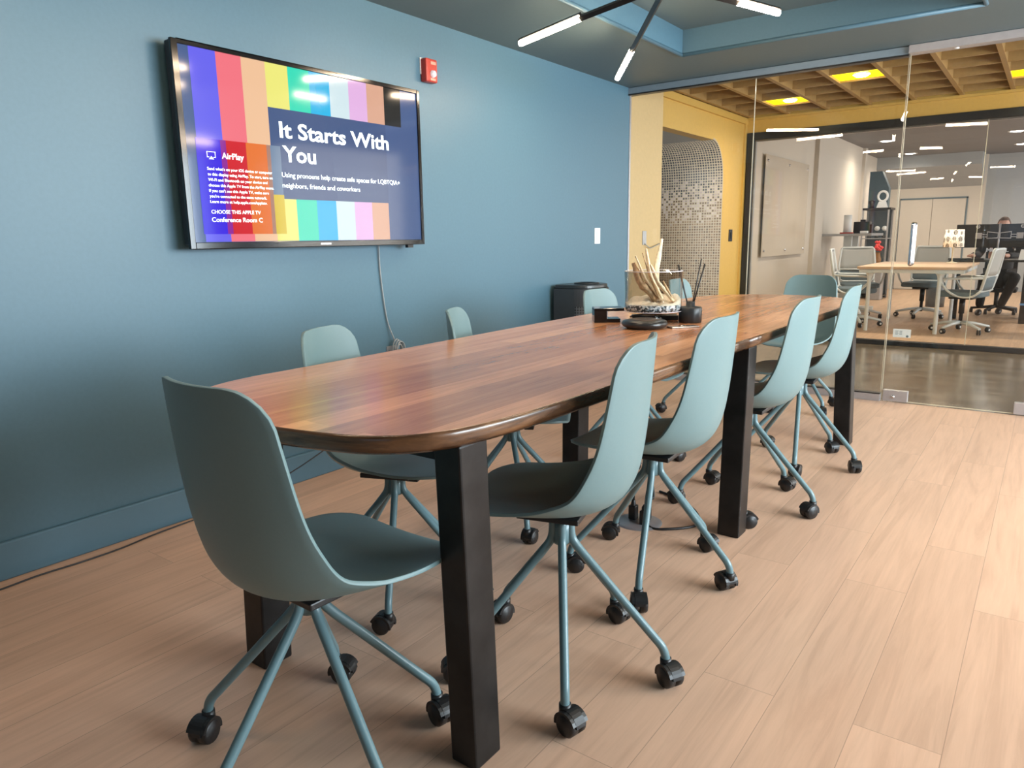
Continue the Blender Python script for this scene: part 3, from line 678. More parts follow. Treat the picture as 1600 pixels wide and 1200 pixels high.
mb = MB(); mb.lathe([(0, 0), (.13, 0), (.14, .30), (.13, .32), (.125, .30), (.115, .02)], (1.42, 13.2, 0), 24); tag(mb.obj('waste_bin', pbr('dark_bin', (.10, .10, .10), .4)), 'dark round waste bin on the office floor behind the light wood table', 'bin')

# person at the monitor desk
def skinned(name, nodes, edges, radii, mat, parent=None, sub=2):
    me = bpy.data.meshes.new(name); me.from_pydata(nodes, edges, []); o = bpy.data.objects.new(name, me); COL.objects.link(o)
    sk = o.modifiers.new('skin', 'SKIN'); o.modifiers.new('sub', 'SUBSURF').levels = sub; o.modifiers['sub'].render_levels = sub
    for i, r in enumerate(radii):
        v = me.skin_vertices[0].data[i]; v.radius = (r, r) if not isinstance(r, tuple) else r
    me.skin_vertices[0].data[0].use_root = True
    dg = bpy.context.evaluated_depsgraph_get(); bpy.context.view_layer.update()
    dg = bpy.context.evaluated_depsgraph_get()
    nm = bpy.data.meshes.new_from_object(o.evaluated_get(dg)); o.modifiers.clear(); o.data = nm
    nm.materials.clear(); nm.materials.append(mat)
    for p in nm.polygons: p.use_smooth = True
    if parent: o.parent = parent
    return o
pt = thing('person', 'person in a black printed top and black trousers seated behind the two monitors', 'person', (2.26, 12.35, 0))
# local frame: facing -y (towards the desk)
nodes = [(0, .12, .52), (0, .13, .68), (0, .08, .86), (0, .04, 1.0), (0, .01, 1.08), (0, -.02, 1.16),
         (-.20, .04, .99), (-.27, -.10, .82), (-.27, -.36, .825), (-.31, -.60, .83),
         (.20, .04, .99), (.26, -.08, .80), (.16, -.34, .82), (.06, -.55, .83)]
body = skinned('body', nodes, [(0, 1), (1, 2), (2, 3), (3, 4), (4, 5), (3, 6), (6, 7), (7, 8), (8, 9), (3, 10), (10, 11), (11, 12), (12, 13)],
               [.15, (.16, .13), (.17, .12), (.13, .09), .055, .05, .06, .048, .036, .026, .06, .048, .036, .026], M['skin'], pt)
# head with features
mb = MB(); hn = 24
def head_pt(th, ph):
    x = .076*math.sin(ph)*math.cos(th); y = .098*math.sin(ph)*math.sin(th); z = .115*math.cos(ph)
    if z < 0: x *= 1-.9*abs(z)/.3; y *= 1-.5*abs(z)/.3
    return (x, -.04+y, 1.225+z)
vs = [head_pt(2*PI*k/hn, PI*(j+.001)/16) for j in range(17) for k in range(hn)]
mb.add(vs, [(j*hn+k, j*hn+(k+1) % hn, (j+1)*hn+(k+1) % hn, (j+1)*hn+k) for j in range(16) for k in range(hn)], 0, True)
mb.tube([(0, -.138, 1.235), (0, -.158, 1.205), (0, -.14, 1.195)], [.008, .014, .010], 8)
for s in (-1, 1): mb.tube([(s*.078, -.03, 1.25), (s*.086, -.02, 1.23), (s*.078, -.03, 1.20)], [.008, .014, .007], 8)
hd = mb.obj('head', M['skin'], pt)
mb = MB()
for s in (-1, 1): mb.lathe([(0, -.003), (.011, 0), (0, .004)], (s*.03, -.132, 1.238), 10, axis='y')
mb.tube([(-.022, -.128, 1.172), (0, -.133, 1.170), (.022, -.128, 1.172)], .004, 6); mb.obj('face_features', M['hair'], hd)
mb = MB(); vs = []
for j in range(9):
    for k in range(hn):
        th = 2*PI*k/hn; lim = PI*.50 if math.sin(th) > -.3 else PI*.30
        x, y, z = head_pt(th, lim*(j+.001)/8); vs.append((x*1.09, -.04+(y+.04)*1.07, 1.225+(z-1.225)*1.10))
mb.add(vs, [(j*hn+k, j*hn+(k+1) % hn, (j+1)*hn+(k+1) % hn, (j+1)*hn+k) for j in range(8) for k in range(hn)], 0, True)
o = mb.obj('hair', M['hair'], hd); s_ = o.modifiers.new('s', 'SOLIDIFY'); s_.thickness = .006
top = skinned('black_top', [(0, .12, .50), (0, .13, .68), (0, .08, .86), (0, .045, .99), (0, .02, 1.06), (-.20, .04, .99), (-.27, -.10, .82), (-.27, -.36, .83), (-.295, -.50, .835), (.20, .04, .99), (.26, -.08, .80), (.17, -.34, .82), (.10, -.47, .83)],
              [(0, 1), (1, 2), (2, 3), (3, 4), (3, 5), (5, 6), (6, 7), (7, 8), (3, 9), (9, 10), (10, 11), (11, 12)],
              [.165, (.175, .145), (.185, .135), (.145, .105), .068, .075, .062, .05, .042, .075, .062, .05, .042], M['black_cloth'], pt)
text('lettering', 'MURAL', .07, M['white_plastic'], top, (-.17, -.128, .872), (1, 0, 0), (0, 0, 1), .26, .03, depth=.02)
tr = skinned('trousers', [(0, .12, .50), (-.10, .08, .49), (-.15, -.32, .53), (-.17, -.28, .10), (.10, .08, .49), (.21, -.30, .545), (.06, .02, .11)],
             [(0, 1), (1, 2), (2, 3), (0, 4), (4, 5), (5, 6)], [.15, .10, .072, .055, .10, .075, .055], M['black_cloth'], pt)
for x, y in ((-.17, -.34), (.05, -.04)):
    mb = MB(); mb.tube([(x, y+.11, .05), (x, y+.02, .05), (x, y-.08, .04), (x, y-.15, .03)], [.035, .042, .040, .022], 10, flat=.9); mb.obj('shoe', M['black_plastic'], pt)
for hx, s in ((-.31, 1), (.06, -1)):
    hy = -.60 if s == 1 else -.55
    mb = MB(); mb.tube([(hx, hy+.02, .83), (hx, hy-.02, .835), (hx, hy-.075, .83)], [.024, .036, .036], 10, flat=.45)
    for q in range(4):
        fx = hx-.028+.0187*q; L = (.06, .07, .066, .052)[q if s == 1 else 3-q]
        mb.tube([(fx, hy-.07, .832), (fx, hy-.07-L*.5, .836), (fx, hy-.07-L, .820)], [.009, .008, .006], 8)
    mb.tube([(hx+s*.028, hy-.02, .828), (hx+s*.05, hy-.055, .824), (hx+s*.048, hy-.085, .82)], [.011, .010, .007], 8)
    mb.obj('hand', M['skin'], pt)
t = thing('task_chair', 'black task chair under the person behind the monitors', 'chair', (2.26, 12.45, 0))
mb = MB(); mb.box(-.24, .24, -.24, .24, .31, .365); mb.obj('seat', M['black_cloth'], t, bevel=.02)
mb = MB(); mb.box(-.2, .2, .25, .29, .42, .88); mb.tube([(0, .25, .34), (0, .28, .5)], .02, 8); mb.obj('backrest', M['black_cloth'], t, bevel=.01)
mb = MB(); mb.lathe([(0, .31), (.03, .31), (.025, .08), (0, .08)], n=12); mb.obj('gas_lift', M['black_plastic'], t)
for k in range(5):
    a = 2*PI*k/5+.6; mb = MB(); mb.tube([(0, 0, .1), (.30*math.cos(a), .30*math.sin(a), .065)], [.025, .016], 8); lg = mb.obj('base_arm', M['black_plastic'], t)
    mb = MB(); mb.lathe([(0, -.02), (.03, -.02), (.03, .02), (0, .02)], (.29*math.cos(a), .29*math.sin(a), .031), 14, axis='x'); mb.obj('caster', M['black_plastic'], lg)

# ================================================================== conference table
def outline(half):
    """rounded boat outline; half 0 = near slab, 1 = far slab"""
    near = [(1.02, 1.35), (1.02, 1.20), (1.045, 1.08), (1.10, .985), (1.20, .915), (1.35, .880), (1.50, .878), (1.60, .888), (1.70, .908), (1.79, .938), (1.86, .988), (1.905, 1.052), (1.935, 1.15), (1.953, 1.30), (1.962, 1.55), (1.968, 2.0), (1.975, 2.697)]
    far = [(1.978, 2.70), (1.985, 3.4), (1.99, 4.2), (1.975, 4.48), (1.93, 4.63), (1.84, 4.735), (1.72, 4.80), (1.54, 4.825), (1.36, 4.80), (1.21, 4.72), (1.10, 4.58), (1.05, 4.40), (1.01, 4.1), (.985, 3.6), (.98, 3.2), (.985, 2.70)]
    P = near + [(.988, 2.697), (1.0, 2.2), (1.015, 1.7)] if half == 0 else far
    return [(2.86-(2.86-x)*.9605, y*.9605) for x, y in P]
def smooth_loop(P, corners):
    """catmull-rom except at sharp seam corners"""
    n = len(P); out = []
    for i in range(n):
        a, b, c, d_ = [Vector((*P[(i+k) % n], 0)) for k in (-1, 0, 1, 2)]
        ia, ib, ic = i, (i+1) % n, 0
        if (i in corners and ib in corners): out.append(b); continue
        if i in corners: a = 2*b-c
        if ib in corners: d_ = 2*c-b
        for k in range(5):
            t = k/5; out.append(.5*((2*b)+(c-a)*t+(2*a-5*b+4*c-d_)*t*t+(3*b-a-3*c+d_)*t**3))
    return [(p.x, p.y) for p in out]
tp = lambda x, y: (2.86-(2.86-x)*.9605, y*.9605)
tb = thing('conference_table', 'long walnut conference table with rounded ends on black steel legs', 'table', (1.48, 2.75, 0))
TZ = .785
for half, cs in ((0, (16, 17)), (1, (0, 15))):
    P = smooth_loop(outline(half), cs); me_b = MB()
    # edge profile: rounded top and chamfered underside
    c = Vector((1.48, 1.9 if half == 0 else 3.7))
    n = len(P); loops = []
    def inset(P, dlt):
        out = []
        for i in range(n):
            a = Vector(P[i-1]); b = Vector(P[i]); c_ = Vector(P[(i+1) % n]); t = (c_-a).normalized(); nr = Vector((-t.y, t.x))
            seam = abs(b.y-2.592) < .004
            q = b + nr*dlt
            if seam: q = Vector((b.x + (dlt if b.x < 1.5 else -dlt), b.y))
            out.append((q.x, q.y))
        return out
    area_ = sum(P[i-1][0]*P[i][1]-P[i][0]*P[i-1][1] for i in range(n)); sg = 1 if area_ > 0 else -1
    for dlt, z in ((.006, TZ), (.002, TZ-.002), (0, TZ-.007), (0, TZ-.022), (.004, TZ-.032), (.016, TZ-.041)):
        loops.append([(x-1.48, y-2.75, z) for x, y in inset(P, dlt*sg)])
    vs = [p for L in loops for p in L]; fs = []
    for j in range(len(loops)-1):
        for i in range(n): fs.append((j*n+i, j*n+(i+1) % n, (j+1)*n+(i+1) % n, (j+1)*n+i))
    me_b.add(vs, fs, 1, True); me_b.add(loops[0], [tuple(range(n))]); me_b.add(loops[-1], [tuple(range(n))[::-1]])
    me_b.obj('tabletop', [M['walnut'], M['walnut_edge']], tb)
def steel_leg(xt, yt, xb, yb_, s=.085, sy=.09):
    mb = MB(); lp = lambda x, y, z: [(x-1.48, y-2.75, z), (x+s-1.48, y-2.75, z), (x+s-1.48, y+sy-2.75, z), (x-1.48, y+sy-2.75, z)]
    mb.prism(lp(xb, yb_, 0), lp(xt, yt, TZ-.041)); return mb.obj('leg', M['black_steel'], tb, bevel=.005)
steel_leg(1.873, 1.055, 1.885, 1.065, .072); steel_leg(1.912, 2.63, 1.908, 2.62); steel_leg(1.95, 4.17, 1.975, 4.19)
steel_leg(1.20, 1.03, 1.155, 1.03); steel_leg(1.18, 2.64, 1.175, 2.64); steel_leg(1.17, 4.16, 1.15, 4.18)
mb = MB()
for y in (1.07, 2.64, 4.18):
    mb = MB(); mb.box(1.25-1.48, 1.89-1.48, y-2.75, y+.06-2.75, TZ-.085, TZ-.041); mb.obj('crossbeam', M['black_steel'], tb)
mb = MB(); mb.box(1.44-1.48, 1.50-1.48, 1.16-2.75, 4.2-2.75, TZ-.075, TZ-.041); mb.obj('long_beam', M['black_steel'], tb)
mb = MB(); mb.box(1.66-1.48, 1.93-1.48, 1.72-2.75, 1.92-2.75, TZ-.075, TZ-.041); mb.obj('power_tray', M['black_plastic'], tb, bevel=.004)

# ================================================================== shell chair
def shell_mesh():
    prof = [(.250,.456),(.240,.464),(.205,.467),(.14,.463),(.08,.455),(.02,.448),(-.04,.446),(-.095,.452),(-.145,.470),(-.184,.500),(-.210,.545),(-.224,.60),(-.232,.66),(-.238,.72),(-.243,.78),(-.248,.84),(-.252,.895),(-.2535,.910)]
    pts = bez([(0, y, z) for y, z in prof], 3); pts = [(p.y, p.z) for p in pts]
    S = [0]
    for i in range(1, len(pts)): S.append(S[-1]+math.hypot(pts[i][0]-pts[i-1][0], pts[i][1]-pts[i-1][1]))
    Lt = S[-1]
    def interp(x, tab):
        n = len(tab)
        for i in range(n-1):
            if x <= tab[i+1][0] or i == n-2:
                (a, va), (b, vb) = tab[i], tab[i+1]; h = b-a; t = min(1, max(0, (x-a)/h))
                m0 = ((vb-tab[i-1][1])/(b-tab[i-1][0]) if i else (vb-va)/h)*h
                m1 = ((tab[i+2][1]-va)/(tab[i+2][0]-a) if i < n-2 else (vb-va)/h)*h
                return (2*t**3-3*t*t+1)*va+(t**3-2*t*t+t)*m0+(-2*t**3+3*t*t)*vb+(t**3-t*t)*m1
    NS = 24; vs = []
    for i, (y, z) in enumerate(pts):
        s = S[i]/Lt
        w = interp(s, [(0, .198), (.18, .216), (.42, .220), (.6, .210), (.8, .192), (1, .172)])
        w0 = w; r = .11
        if S[i] < r: w = w-r+math.sqrt(max(0, r*r-(r-S[i])**2))
        r = .075; dd_ = Lt-S[i]
        if dd_ < r: w = w-r+math.sqrt(max(0, r*r-(r-dd_)**2))
        curl = interp(s, [(0, .012), (.15, .024), (.3, .055), (.45, .088), (.58, .088), (.72, .066), (.86, .054), (1, .046)])
        t = min(1, max(0, (s-.12)/.63)); t = t*t*(3-2*t); th = R_(92-92*t); nr = Vector((math.cos(th), math.sin(th)))
        for k in range(NS+1):
            u = -1+2*k/NS; c = curl*abs(u*w/w0)**2.0
            vs.append((u*w, y+nr.x*c, z+nr.y*c))
    N = NS+1; fs = [(i*N+k, i*N+k+1, (i+1)*N+k+1, (i+1)*N+k) for i in range(len(pts)-1) for k in range(NS)]
    mb = MB(); mb.add(vs, fs, 0, True); return mb
def make_chair():
    t = thing('shell_chair', '', 'chair', (0, 0, 0), 0, 'sage shell chairs around the table')
    o = shell_mesh().obj('shell', M['shell'], t)
    s_ = o.modifiers.new('thick', 'SOLIDIFY'); s_.thickness = .009; s_.offset = 0; s_.use_rim = True
    b_ = o.modifiers.new('edge', 'BEVEL'); b_.width = .0025; b_.segments = 2; b_.limit_method = 'ANGLE'; b_.angle_limit = R_(50)
    mb = MB(); mb.box(-.075, .075, -.085, .085, .424, .440); mb.box(-.03, .03, .06, .10, .406, .43); mb.obj('mount_plate', M['black_plastic'], t, bevel=.003)
    mb = MB(); mb.lathe([(0, .428), (.026, .428), (.026, .36), (.022, .352), (0, .352)], n=20); mb.obj('hub', M['tube'], t)
    for k in range(5):
        a = 2*PI*k/5
        mb = MB(); mb.tube(bez([(.024, 0, .42), (.027, 0, .375), (.045, 0, .345), (.10, 0, .285), (.18, 0, .198), (.245, 0, .128), (.272, 0, .098), (.282, 0, .072), (.283, 0, .050)], 4), .0115, 12)
        lg = mb.obj('leg', M['tube'], t); lg.rotation_euler.z = a
        mb = MB()
        mb.lathe([(0, .060), (.013, .060), (.013, .038), (0, .038)], n=14)
        # hood over twin wheels, trail along +x
        hood = [(.018+.030*math.cos(q), .0275+.0285*math.sin(q)) for q in [PI*.02+PI*.98*j/12 for j in range(13)]] + [(-.012, .030), (-.006, .018), (.018, .022)]
        mb.prism([(x, -.0125, z) for x, z in hood], [(x, .0125, z) for x, z in hood])
        for s in (-1, 1):
            rim = [(.018+.0305*math.cos(q), .0255+.0295*math.sin(q)) for q in [PI*.12+PI*.95*j/10 for j in range(11)]]
            inn = [(.018+.022*math.cos(q), .0255+.021*math.sin(q)) for q in [PI*.12+PI*.95*j/10 for j in range(11)]][::-1]
            y0, y1 = (s*.0125, s*.021)
            mb.prism([(x, min(y0, y1), z) for x, z in rim+inn], [(x, max(y0, y1), z) for x, z in rim+inn])
            wp = [(0, .024*s), (.014, .024*s), (.0155, .0225*s), (.022, .0225*s), (.0255, .018*s), (.0255, .003*s), (0, .003*s)]
            mb.lathe(wp, (.018, 0, .0258), 22, axis='y')
        c = mb.obj('caster', M['black_plastic'], lg, loc=(.283, 0, 0), weld=False)
    return t
CH = make_chair()
chairs = [  # shell x, y, facing angle of +y axis (deg), base centre x, y, base phase (world deg), size, label
    (1.668, .912, -2, 1.620, .910, 60, 1, 'sage blue shell chair nearest the camera at the rounded end of the table'),
    (1.850, 1.55, 105, 1.880, 1.535, 16, 1, 'shell chair right behind the front table leg, first on the right side'),
    (1.830, 2.189, 93, 1.832, 2.189, 0, 1, 'second shell chair on the right side, its seat tucked beside the middle leg'),
    (1.878, 3.005, 91, 1.882, 3.015, 0, 1, 'third shell chair on the right side, just behind the middle table leg'),
    (1.882, 3.757, 95, 1.892, 3.757, 68, 1, 'fourth shell chair on the right side, in front of the far table leg'),
    (1.200, 1.58, -68, 1.21, 1.58, 20, .965, 'shell chair on the wall side nearest the camera, below the television'),
    (1.145, 2.30, -60, 1.15, 2.30, 30, .965, 'shell chair on the wall side beside the dangling power cable'),
    (1.130, 3.40, -90, 1.13, 3.40, 10, .965, 'shell chair on the wall side in front of the black air purifier'),
    (1.130, 4.45, -88, 1.13, 4.45, 50, .965, 'shell chair on the wall side seen behind the glass bowl and reeds'),
    (1.53, 4.98, 172, 1.53, 4.98, 40, .965, 'shell chair at the far rounded end of the table by the glass'),
]
for i, (x, y, ang, cx, cy, ph, sc, lb) in enumerate(chairs):
    o = CH if i == 0 else tree_copy(CH)
    o.location = (cx, cy, 0); o.rotation_euler.z = R_(ang); o['label'] = lb; o.scale = (sc, sc, sc)
    ca, sa = math.cos(R_(ang)), math.sin(R_(ang)); dx, dy = x-cx, y-cy
    j = 0
    for k in kids(o):
        if k.name.startswith(('shell', 'mount_plate')): k.location = (ca*dx+sa*dy, -sa*dx+ca*dy, 0)
        if k.name.startswith('leg'):
            k.rotation_euler.z = R_(ph-ang+72*j); j += 1
            for c in kids(k): c.rotation_euler.z = random.random()*2*PI; c.scale = (1.14, 1.14, 1.14)

# ================================================================== television
tv = thing('television', 'large wall television showing rainbow stripes and a navy title card', 'television', (.0, 2.278, 1.53))
XF = .09
mb = MB(); mb.box(.035, XF-.004, -.67, .67, -.385, .385); mb.box(.004, .035, -.25, .25, -.2, .2); mb.obj('housing', M['black_plastic'], tv, bevel=.006)
gb = pbr('gloss_black', (.006, .006, .007), .12)
mb = MB()
mb.box(XF-.012, XF+.004, -.676, -.652, -.402, .386); mb.box(XF-.012, XF+.004, .656, .676, -.402, .386); mb.box(XF-.012, XF+.004, -.652, .656, .369, .386); mb.box(XF-.012, XF+.004, -.652, .656, -.402, -.376)
bz = mb.obj('bezel', gb, tv, bevel=.002)
mb = MB(); mb.box(XF+.004, XF+.0055, -.03, .03, -.393, -.386); mb.obj('badge', M['chrome'], bz)
mb = MB(); mb.box(XF-.03, XF-.01, .56, .60, -.418, -.402); mb.obj('foot_nub', M['black_plastic'], tv)
def S(r, g, b):
    f = lambda c: (c/255/12.92) if c/255 <= .04045 else ((c/255+.055)/1.055)**2.4
    return (f(r), f(g), f(b))
cols = [('navy', (72, 98, 148)), ('violet', (108, 104, 250)), ('coral', (255, 122, 136)), ('peach', (252, 204, 162)), ('lemon', (250, 246, 130)), ('mint', (46, 232, 196)), ('sky', (4, 192, 248)), ('ice', (222, 244, 250)), ('pink', (240, 190, 240)), ('tan', (232, 178, 150)), ('black', (4, 5, 6)),
        ('oblue', (52, 16, 240)), ('ored', (222, 14, 34)), ('oorange', (244, 122, 38)), ('ogrey', (116, 140, 170)), ('oyellow', (230, 200, 34)), ('opurple', (150, 20, 160)), ('oslate', (180, 130, 110)), ('navy2', (66, 90, 138))]
EM = [emit('screen_'+n, S(*c), .9*2**-EXP, True) for n, c in cols]; ci = {n: i for i, (n, c) in enumerate(cols)}
E_text = emit('screen_white', S(240, 252, 255), .97*2**-EXP)
sy = lambda y: y-2.278
sz = lambda z: z-1.53
mb = MB()
def rect(y0, y1, z0, z1, c, x): mb.box(x-.001, x, sy(y0), sy(y1), sz(z0), sz(z1), ci[c])
b = [1.674+.1141*k for k in range(11)]
rect(1.626, 2.934, 1.154, 1.899, 'navy', XF-.0022)
for k, n in enumerate(['violet', 'coral', 'peach', 'lemon', 'mint', 'sky', 'ice', 'pink', 'tan', 'black']):
    if n == 'black': rect(b[9], b[10], 1.719, 1.899, n, XF-.0016)
    elif k >= 3: rect(b[k], b[k+1], 1.719, 1.899, n, XF-.0016); rect(b[k], b[k+1], 1.156, 1.338, n, XF-.0016)
    else: rect(b[k], b[k+1], 1.156, 1.899, n, XF-.0016)
rect(2.018, 2.703, 1.338, 1.719, 'navy2', XF-.0010)
for y0, y1, c in ((1.668, 1.775, 'oblue'), (1.775, 1.800, 'opurple'), (1.800, 1.893, 'ored'), (1.893, 1.993, 'oorange'), (1.993, 2.012, 'oslate')): rect(y0, y1, 1.187, 1.561, c, XF-.0006)
rect(2.012, 2.064, 1.355, 1.561, 'ogrey', XF-.0006); rect(2.012, 2.066, 1.187, 1.355, 'oyellow', XF-.0006)
scr = mb.obj('screen', EM, tv, weld=False)
def tl(name, s, y, z, w, h, bold): return text(name, s, h, E_text, scr, (XF, sy(y), sz(z)), (0, 1, 0), (0, 0, 1), w, bold, depth=.0004)
tl('title', 'It Starts With', 2.066, 1.600, .653, .094, .020); tl('title', 'You', 2.074, 1.500, .18, .094, .020)
tl('subtitle', 'Using pronouns help create safe spaces for LQBTQIA+', 2.062, 1.432, .724, .030, .004)
tl('subtitle', 'neighbors, friends and coworkers', 2.062, 1.387, .45, .030, .004)
tl('caption', 'AirPlay', 1.777, 1.488, .101, .034, .010)
body_l = ["Send what's on your iOS device or computer", 'to this display using AirPlay. To start, turn on', 'Wi-Fi and Bluetooth on your device and', 'choose this Apple TV from the AirPlay menu.', "If you can't see this Apple TV, make sure", "you're connected to the same network.", 'Learn more at help.apple.com/appletv.']
wd = [.305, .305, .277, .308, .280, .268, .268]
for k, (s, ww) in enumerate(zip(body_l, wd)): tl('paragraph', s, 1.707, 1.440-.0215*k, ww, .0165, .004)
tl('prompt', 'CHOOSE THIS APPLE TV', 1.708, 1.269, .230, .021, .006); tl('room_name', 'Conference Room C', 1.707, 1.236, .238, .026, .010)
mb = MB(); lw = .0022
for k in range(1):
    y0, y1, z0, z1 = sy(1.711), sy(1.749), sz(1.489), sz(1.512); 
    mb.box(XF-.0003, XF+.0002, y0, y1, z1-lw, z1); mb.box(XF-.0003, XF+.0002, y0, y0+lw, z0, z1); mb.box(XF-.0003, XF+.0002, y1-lw, y1, z0, z1)
    mb.box(XF-.0003, XF+.0002, y0, y0+.010, z0, z0+lw); mb.box(XF-.0003, XF+.0002, y1-.010, y1, z0, z0+lw)
ym = sy(1.730); mb.prism([(XF-.0003, ym-.011, sz(1.482)), (XF-.0003, ym+.011, sz(1.482)), (XF-.0003, ym, sz(1.494))], [(XF+.0002, ym-.011, sz(1.482)), (XF+.0002, ym+.011, sz(1.482)), (XF+.0002, ym, sz(1.494))])
mb.obj('cast_icon', E_text, scr)

# ================================================================== left wall fittings
t = thing('fire_alarm', 'red fire alarm strobe on the blue wall right of the television', 'fire alarm', (0, 3.115, 2.05))
mb = MB(); mb.box(0, .045, -.045, .045, -.06, .06); mb.obj('housing', M['red'], t, bevel=.008)
mb = MB(); mb.lathe([(0, .022), (.016, .014), (.020, 0)], (.045, .005, -.018), 18, axis='x'); mb.obj('strobe_lens', M['white_frost'], t)
mb = MB(); mb.box(.045, .047, -.015, .025, -.052, -.040); mb.box(.045, .047, -.01, .03, .030, .045); mb.obj('label_plate', pbr('pink_label', (.6, .3, .22), .5), t)
mb = MB(); mb.box(0, .006, -.05, .05, -.02, .064); mb.obj('back_plate', M['white_plastic'], t)
t = thing('light_switch', 'white light switch plate on the blue wall above the air purifier', 'switch', (0, 4.99, 1.162))
mb = MB(); mb.box(0, .006, -.042, .042, -.06, .06); mb.obj('plate', M['white_plastic'], t, bevel=.002)
mb = MB(); mb.box(.006, .010, -.017, .017, -.033, .033); mb.obj('rocker', M['white_metal'], t, bevel=.001)
# power cable and outlet under the television
t = thing('power_cable', 'thin grey cable hanging down the blue wall below the television', 'cable', (0, 2.70, 0))
mb = MB(); mb.tube(bez([(.012, -.01, 1.14), (.008, -.005, 1.0), (.010, .008, .85), (.010, .03, .72), (.03, .055, .62)], 6), .0035, 8); mb.obj('cord', M['cable_grey'], t)
mb = MB()
for q in range(3):
    mb.tube([(.035+.012*q, .065+.03*math.cos(a)+.004*q, .57+(.055-.006*q)*math.sin(a)) for a in [2*PI*k/20 for k in range(20)]], .004, 8, closed=True)
mb.tube(bez([(.05, .04, .55), (.06, .06, .60), (.05, .09, .57), (.055, .07, .53)], 5), .004, 8); mb.obj('coil', M['cable_grey'], t)
t = thing('power_adapter', 'black plug adapter in the wall outlet just above the table edge', 'power adapter', (0, 2.755, .53))
mb = MB(); mb.box(0, .006, -.036, .036, -.058, .058); mb.obj('outlet_plate', M['grey_steel'], t)
mb = MB(); mb.box(.006, .05, -.03, .05, -.05, .035); mb.obj('adapter', M['black_plastic'], t, bevel=.005)
mb = MB(); mb.tube(bez([(.03, 2.75, .49), (.03, 2.70, .38), (.022, 2.5, .22), (.018, 2.2, .112), (.018, 2.02, .060), (.022, 1.80, .004), (.05, 1.46, .004), (.062, 1.33, .004), (.085, 1.20, .004), (.088, 1.06, .004), (.078, .915, .004), (.088, .79, .004), (.10, .5, .004)], 8), .0032, 8)
tag(mb.obj('floor_cable', M['black_plastic']), 'thin black cable running along the floor beside the baseboard', 'cable')

# air purifier: half-drum tower with perforated grille
t = thing('air_purifier', 'black air purifier tower with perforated front against the blue wall', 'air purifier', (.20, 4.50, 0), 0)
def dshape(r0, k=28):
    pts = []
    for i in range(k+1):
        a = -PI*.5 + PI*i/k; pts.append((-.02+r0*.80*math.cos(a)**.8 if math.cos(a) > 0 else -.02, r0*.90*math.sin(a)))
    pts += [(-.16, r0*.90), (-.16, -r0*.90)]
    return pts
D = dshape(.205)
mb = MB(); mb.prism([(x, y, 0) for x, y in D], [(x, y, .80) for x, y in D]); pb = mb.obj('body', pbr('purifier_shell', (.035, .042, .05), .45, var=.05), t)
mb = MB(); D2 = dshape(.195); mb.prism([(x, y, .80) for x, y in D2], [(x*.98, y*.98, .828) for x, y in D2]); tcap = mb.obj('top_cap', pbr('purifier_top', (.025, .03, .034), .3), t, bevel=.006)
mb = MB(); mb.lathe([(0, .828), (.09, .828), (.09, .836), (.07, .838), (.06, .830)], (.0, 0, 0), 28); mb.obj('air_outlet', M['black_plastic'], tcap)
vs = []; uvl = []; L = 0; G = dshape(.2065)[1:-3]
for i, (x, y) in enumerate(G):
    if i: L += math.hypot(x-G[i-1][0], y-G[i-1][1])
    for z in (.06, .68): vs.append((x, y, z)); uvl.append((L, z))
me = bpy.data.meshes.new('grille'); me.from_pydata(vs, [], [(2*i, 2*i+2, 2*i+3, 2*i+1) for i in range(len(G)-1)]); uv = me.uv_layers.new(name='UVMap')
for l in me.loops: uv.data[l.index].uv = uvl[l.vertex_index]
for p in me.polygons: p.use_smooth = True
me.materials.append(M['grille']); o = bpy.data.objects.new('grille', me); COL.objects.link(o); o.parent = t
s_ = o.modifiers.new('s', 'SOLIDIFY'); s_.thickness = .001; s_.offset = -1

# ================================================================== things on the table
T = TZ + .0005
# glass footed bowl with layers
bx, by = tp(1.425, 3.015)
t = thing('glass_bowl', 'clear footed glass bowl with pebbles and sand in the middle of the table', 'bowl', (bx, by, T))
mb = MB()
mb.lathe([(0, 0), (.062, 0), (.064, .006), (.040, .012), (.034, .028), (.055, .036), (.115, .042), (.122, .052), (.124, .218), (.1255, .22), (.1205, .22), (.119, .058), (.112, .048), (0, .046)], n=48); mb.obj('vessel', M['vase_glass'], t)
mb = MB(); mb.tube([(.1232*math.cos(2*PI*k/40), .1232*math.sin(2*PI*k/40), .220) for k in range(40)], .0017, 6, closed=True); mb.tube([(.1225*math.cos(2*PI*k/40), .1225*math.sin(2*PI*k/40), .050) for k in range(40)], .0012, 6, closed=True); mb.obj('rim', M['white_frost'], t)
mb = MB(); mb.lathe([(0, .0485), (.112, .0495), (.1175, .058), (.1175, .078), (0, .078)], n=40); mb.obj('pebbles', M['pebble'], t)['kind'] = 'stuff'
mb = MB(); n = 40; rings = [0, .03, .06, .09, .117]
vs = [(0, 0, .085)]
for r in rings[1:]:
    for k in range(n):
        a = 2*PI*k/n; z = .094 + (.035 if r > .07 else .015)*math.sin(a*1-1.0+r*9)*.6 + .006*math.sin(7*a+r*60); vs.append((r*math.cos(a), r*math.sin(a), z))
fs = [(0, 1+k, 1+(k+1) % n) for k in range(n)]
for j in range(3): fs += [(1+j*n+k, 1+(j+1)*n+k, 1+(j+1)*n+(k+1) % n, 1+j*n+(k+1) % n) for k in range(n)]
o0 = len(vs); vs += [(.117*math.cos(2*PI*k/n), .117*math.sin(2*PI*k/n), .0785) for k in range(n)]
fs += [(1+3*n+k, o0+k, o0+(k+1) % n, 1+3*n+(k+1) % n) for k in range(n)]
mb.add(vs, fs, 0, True); mb.obj('sand', M['sand'], t)['kind'] = 'stuff'
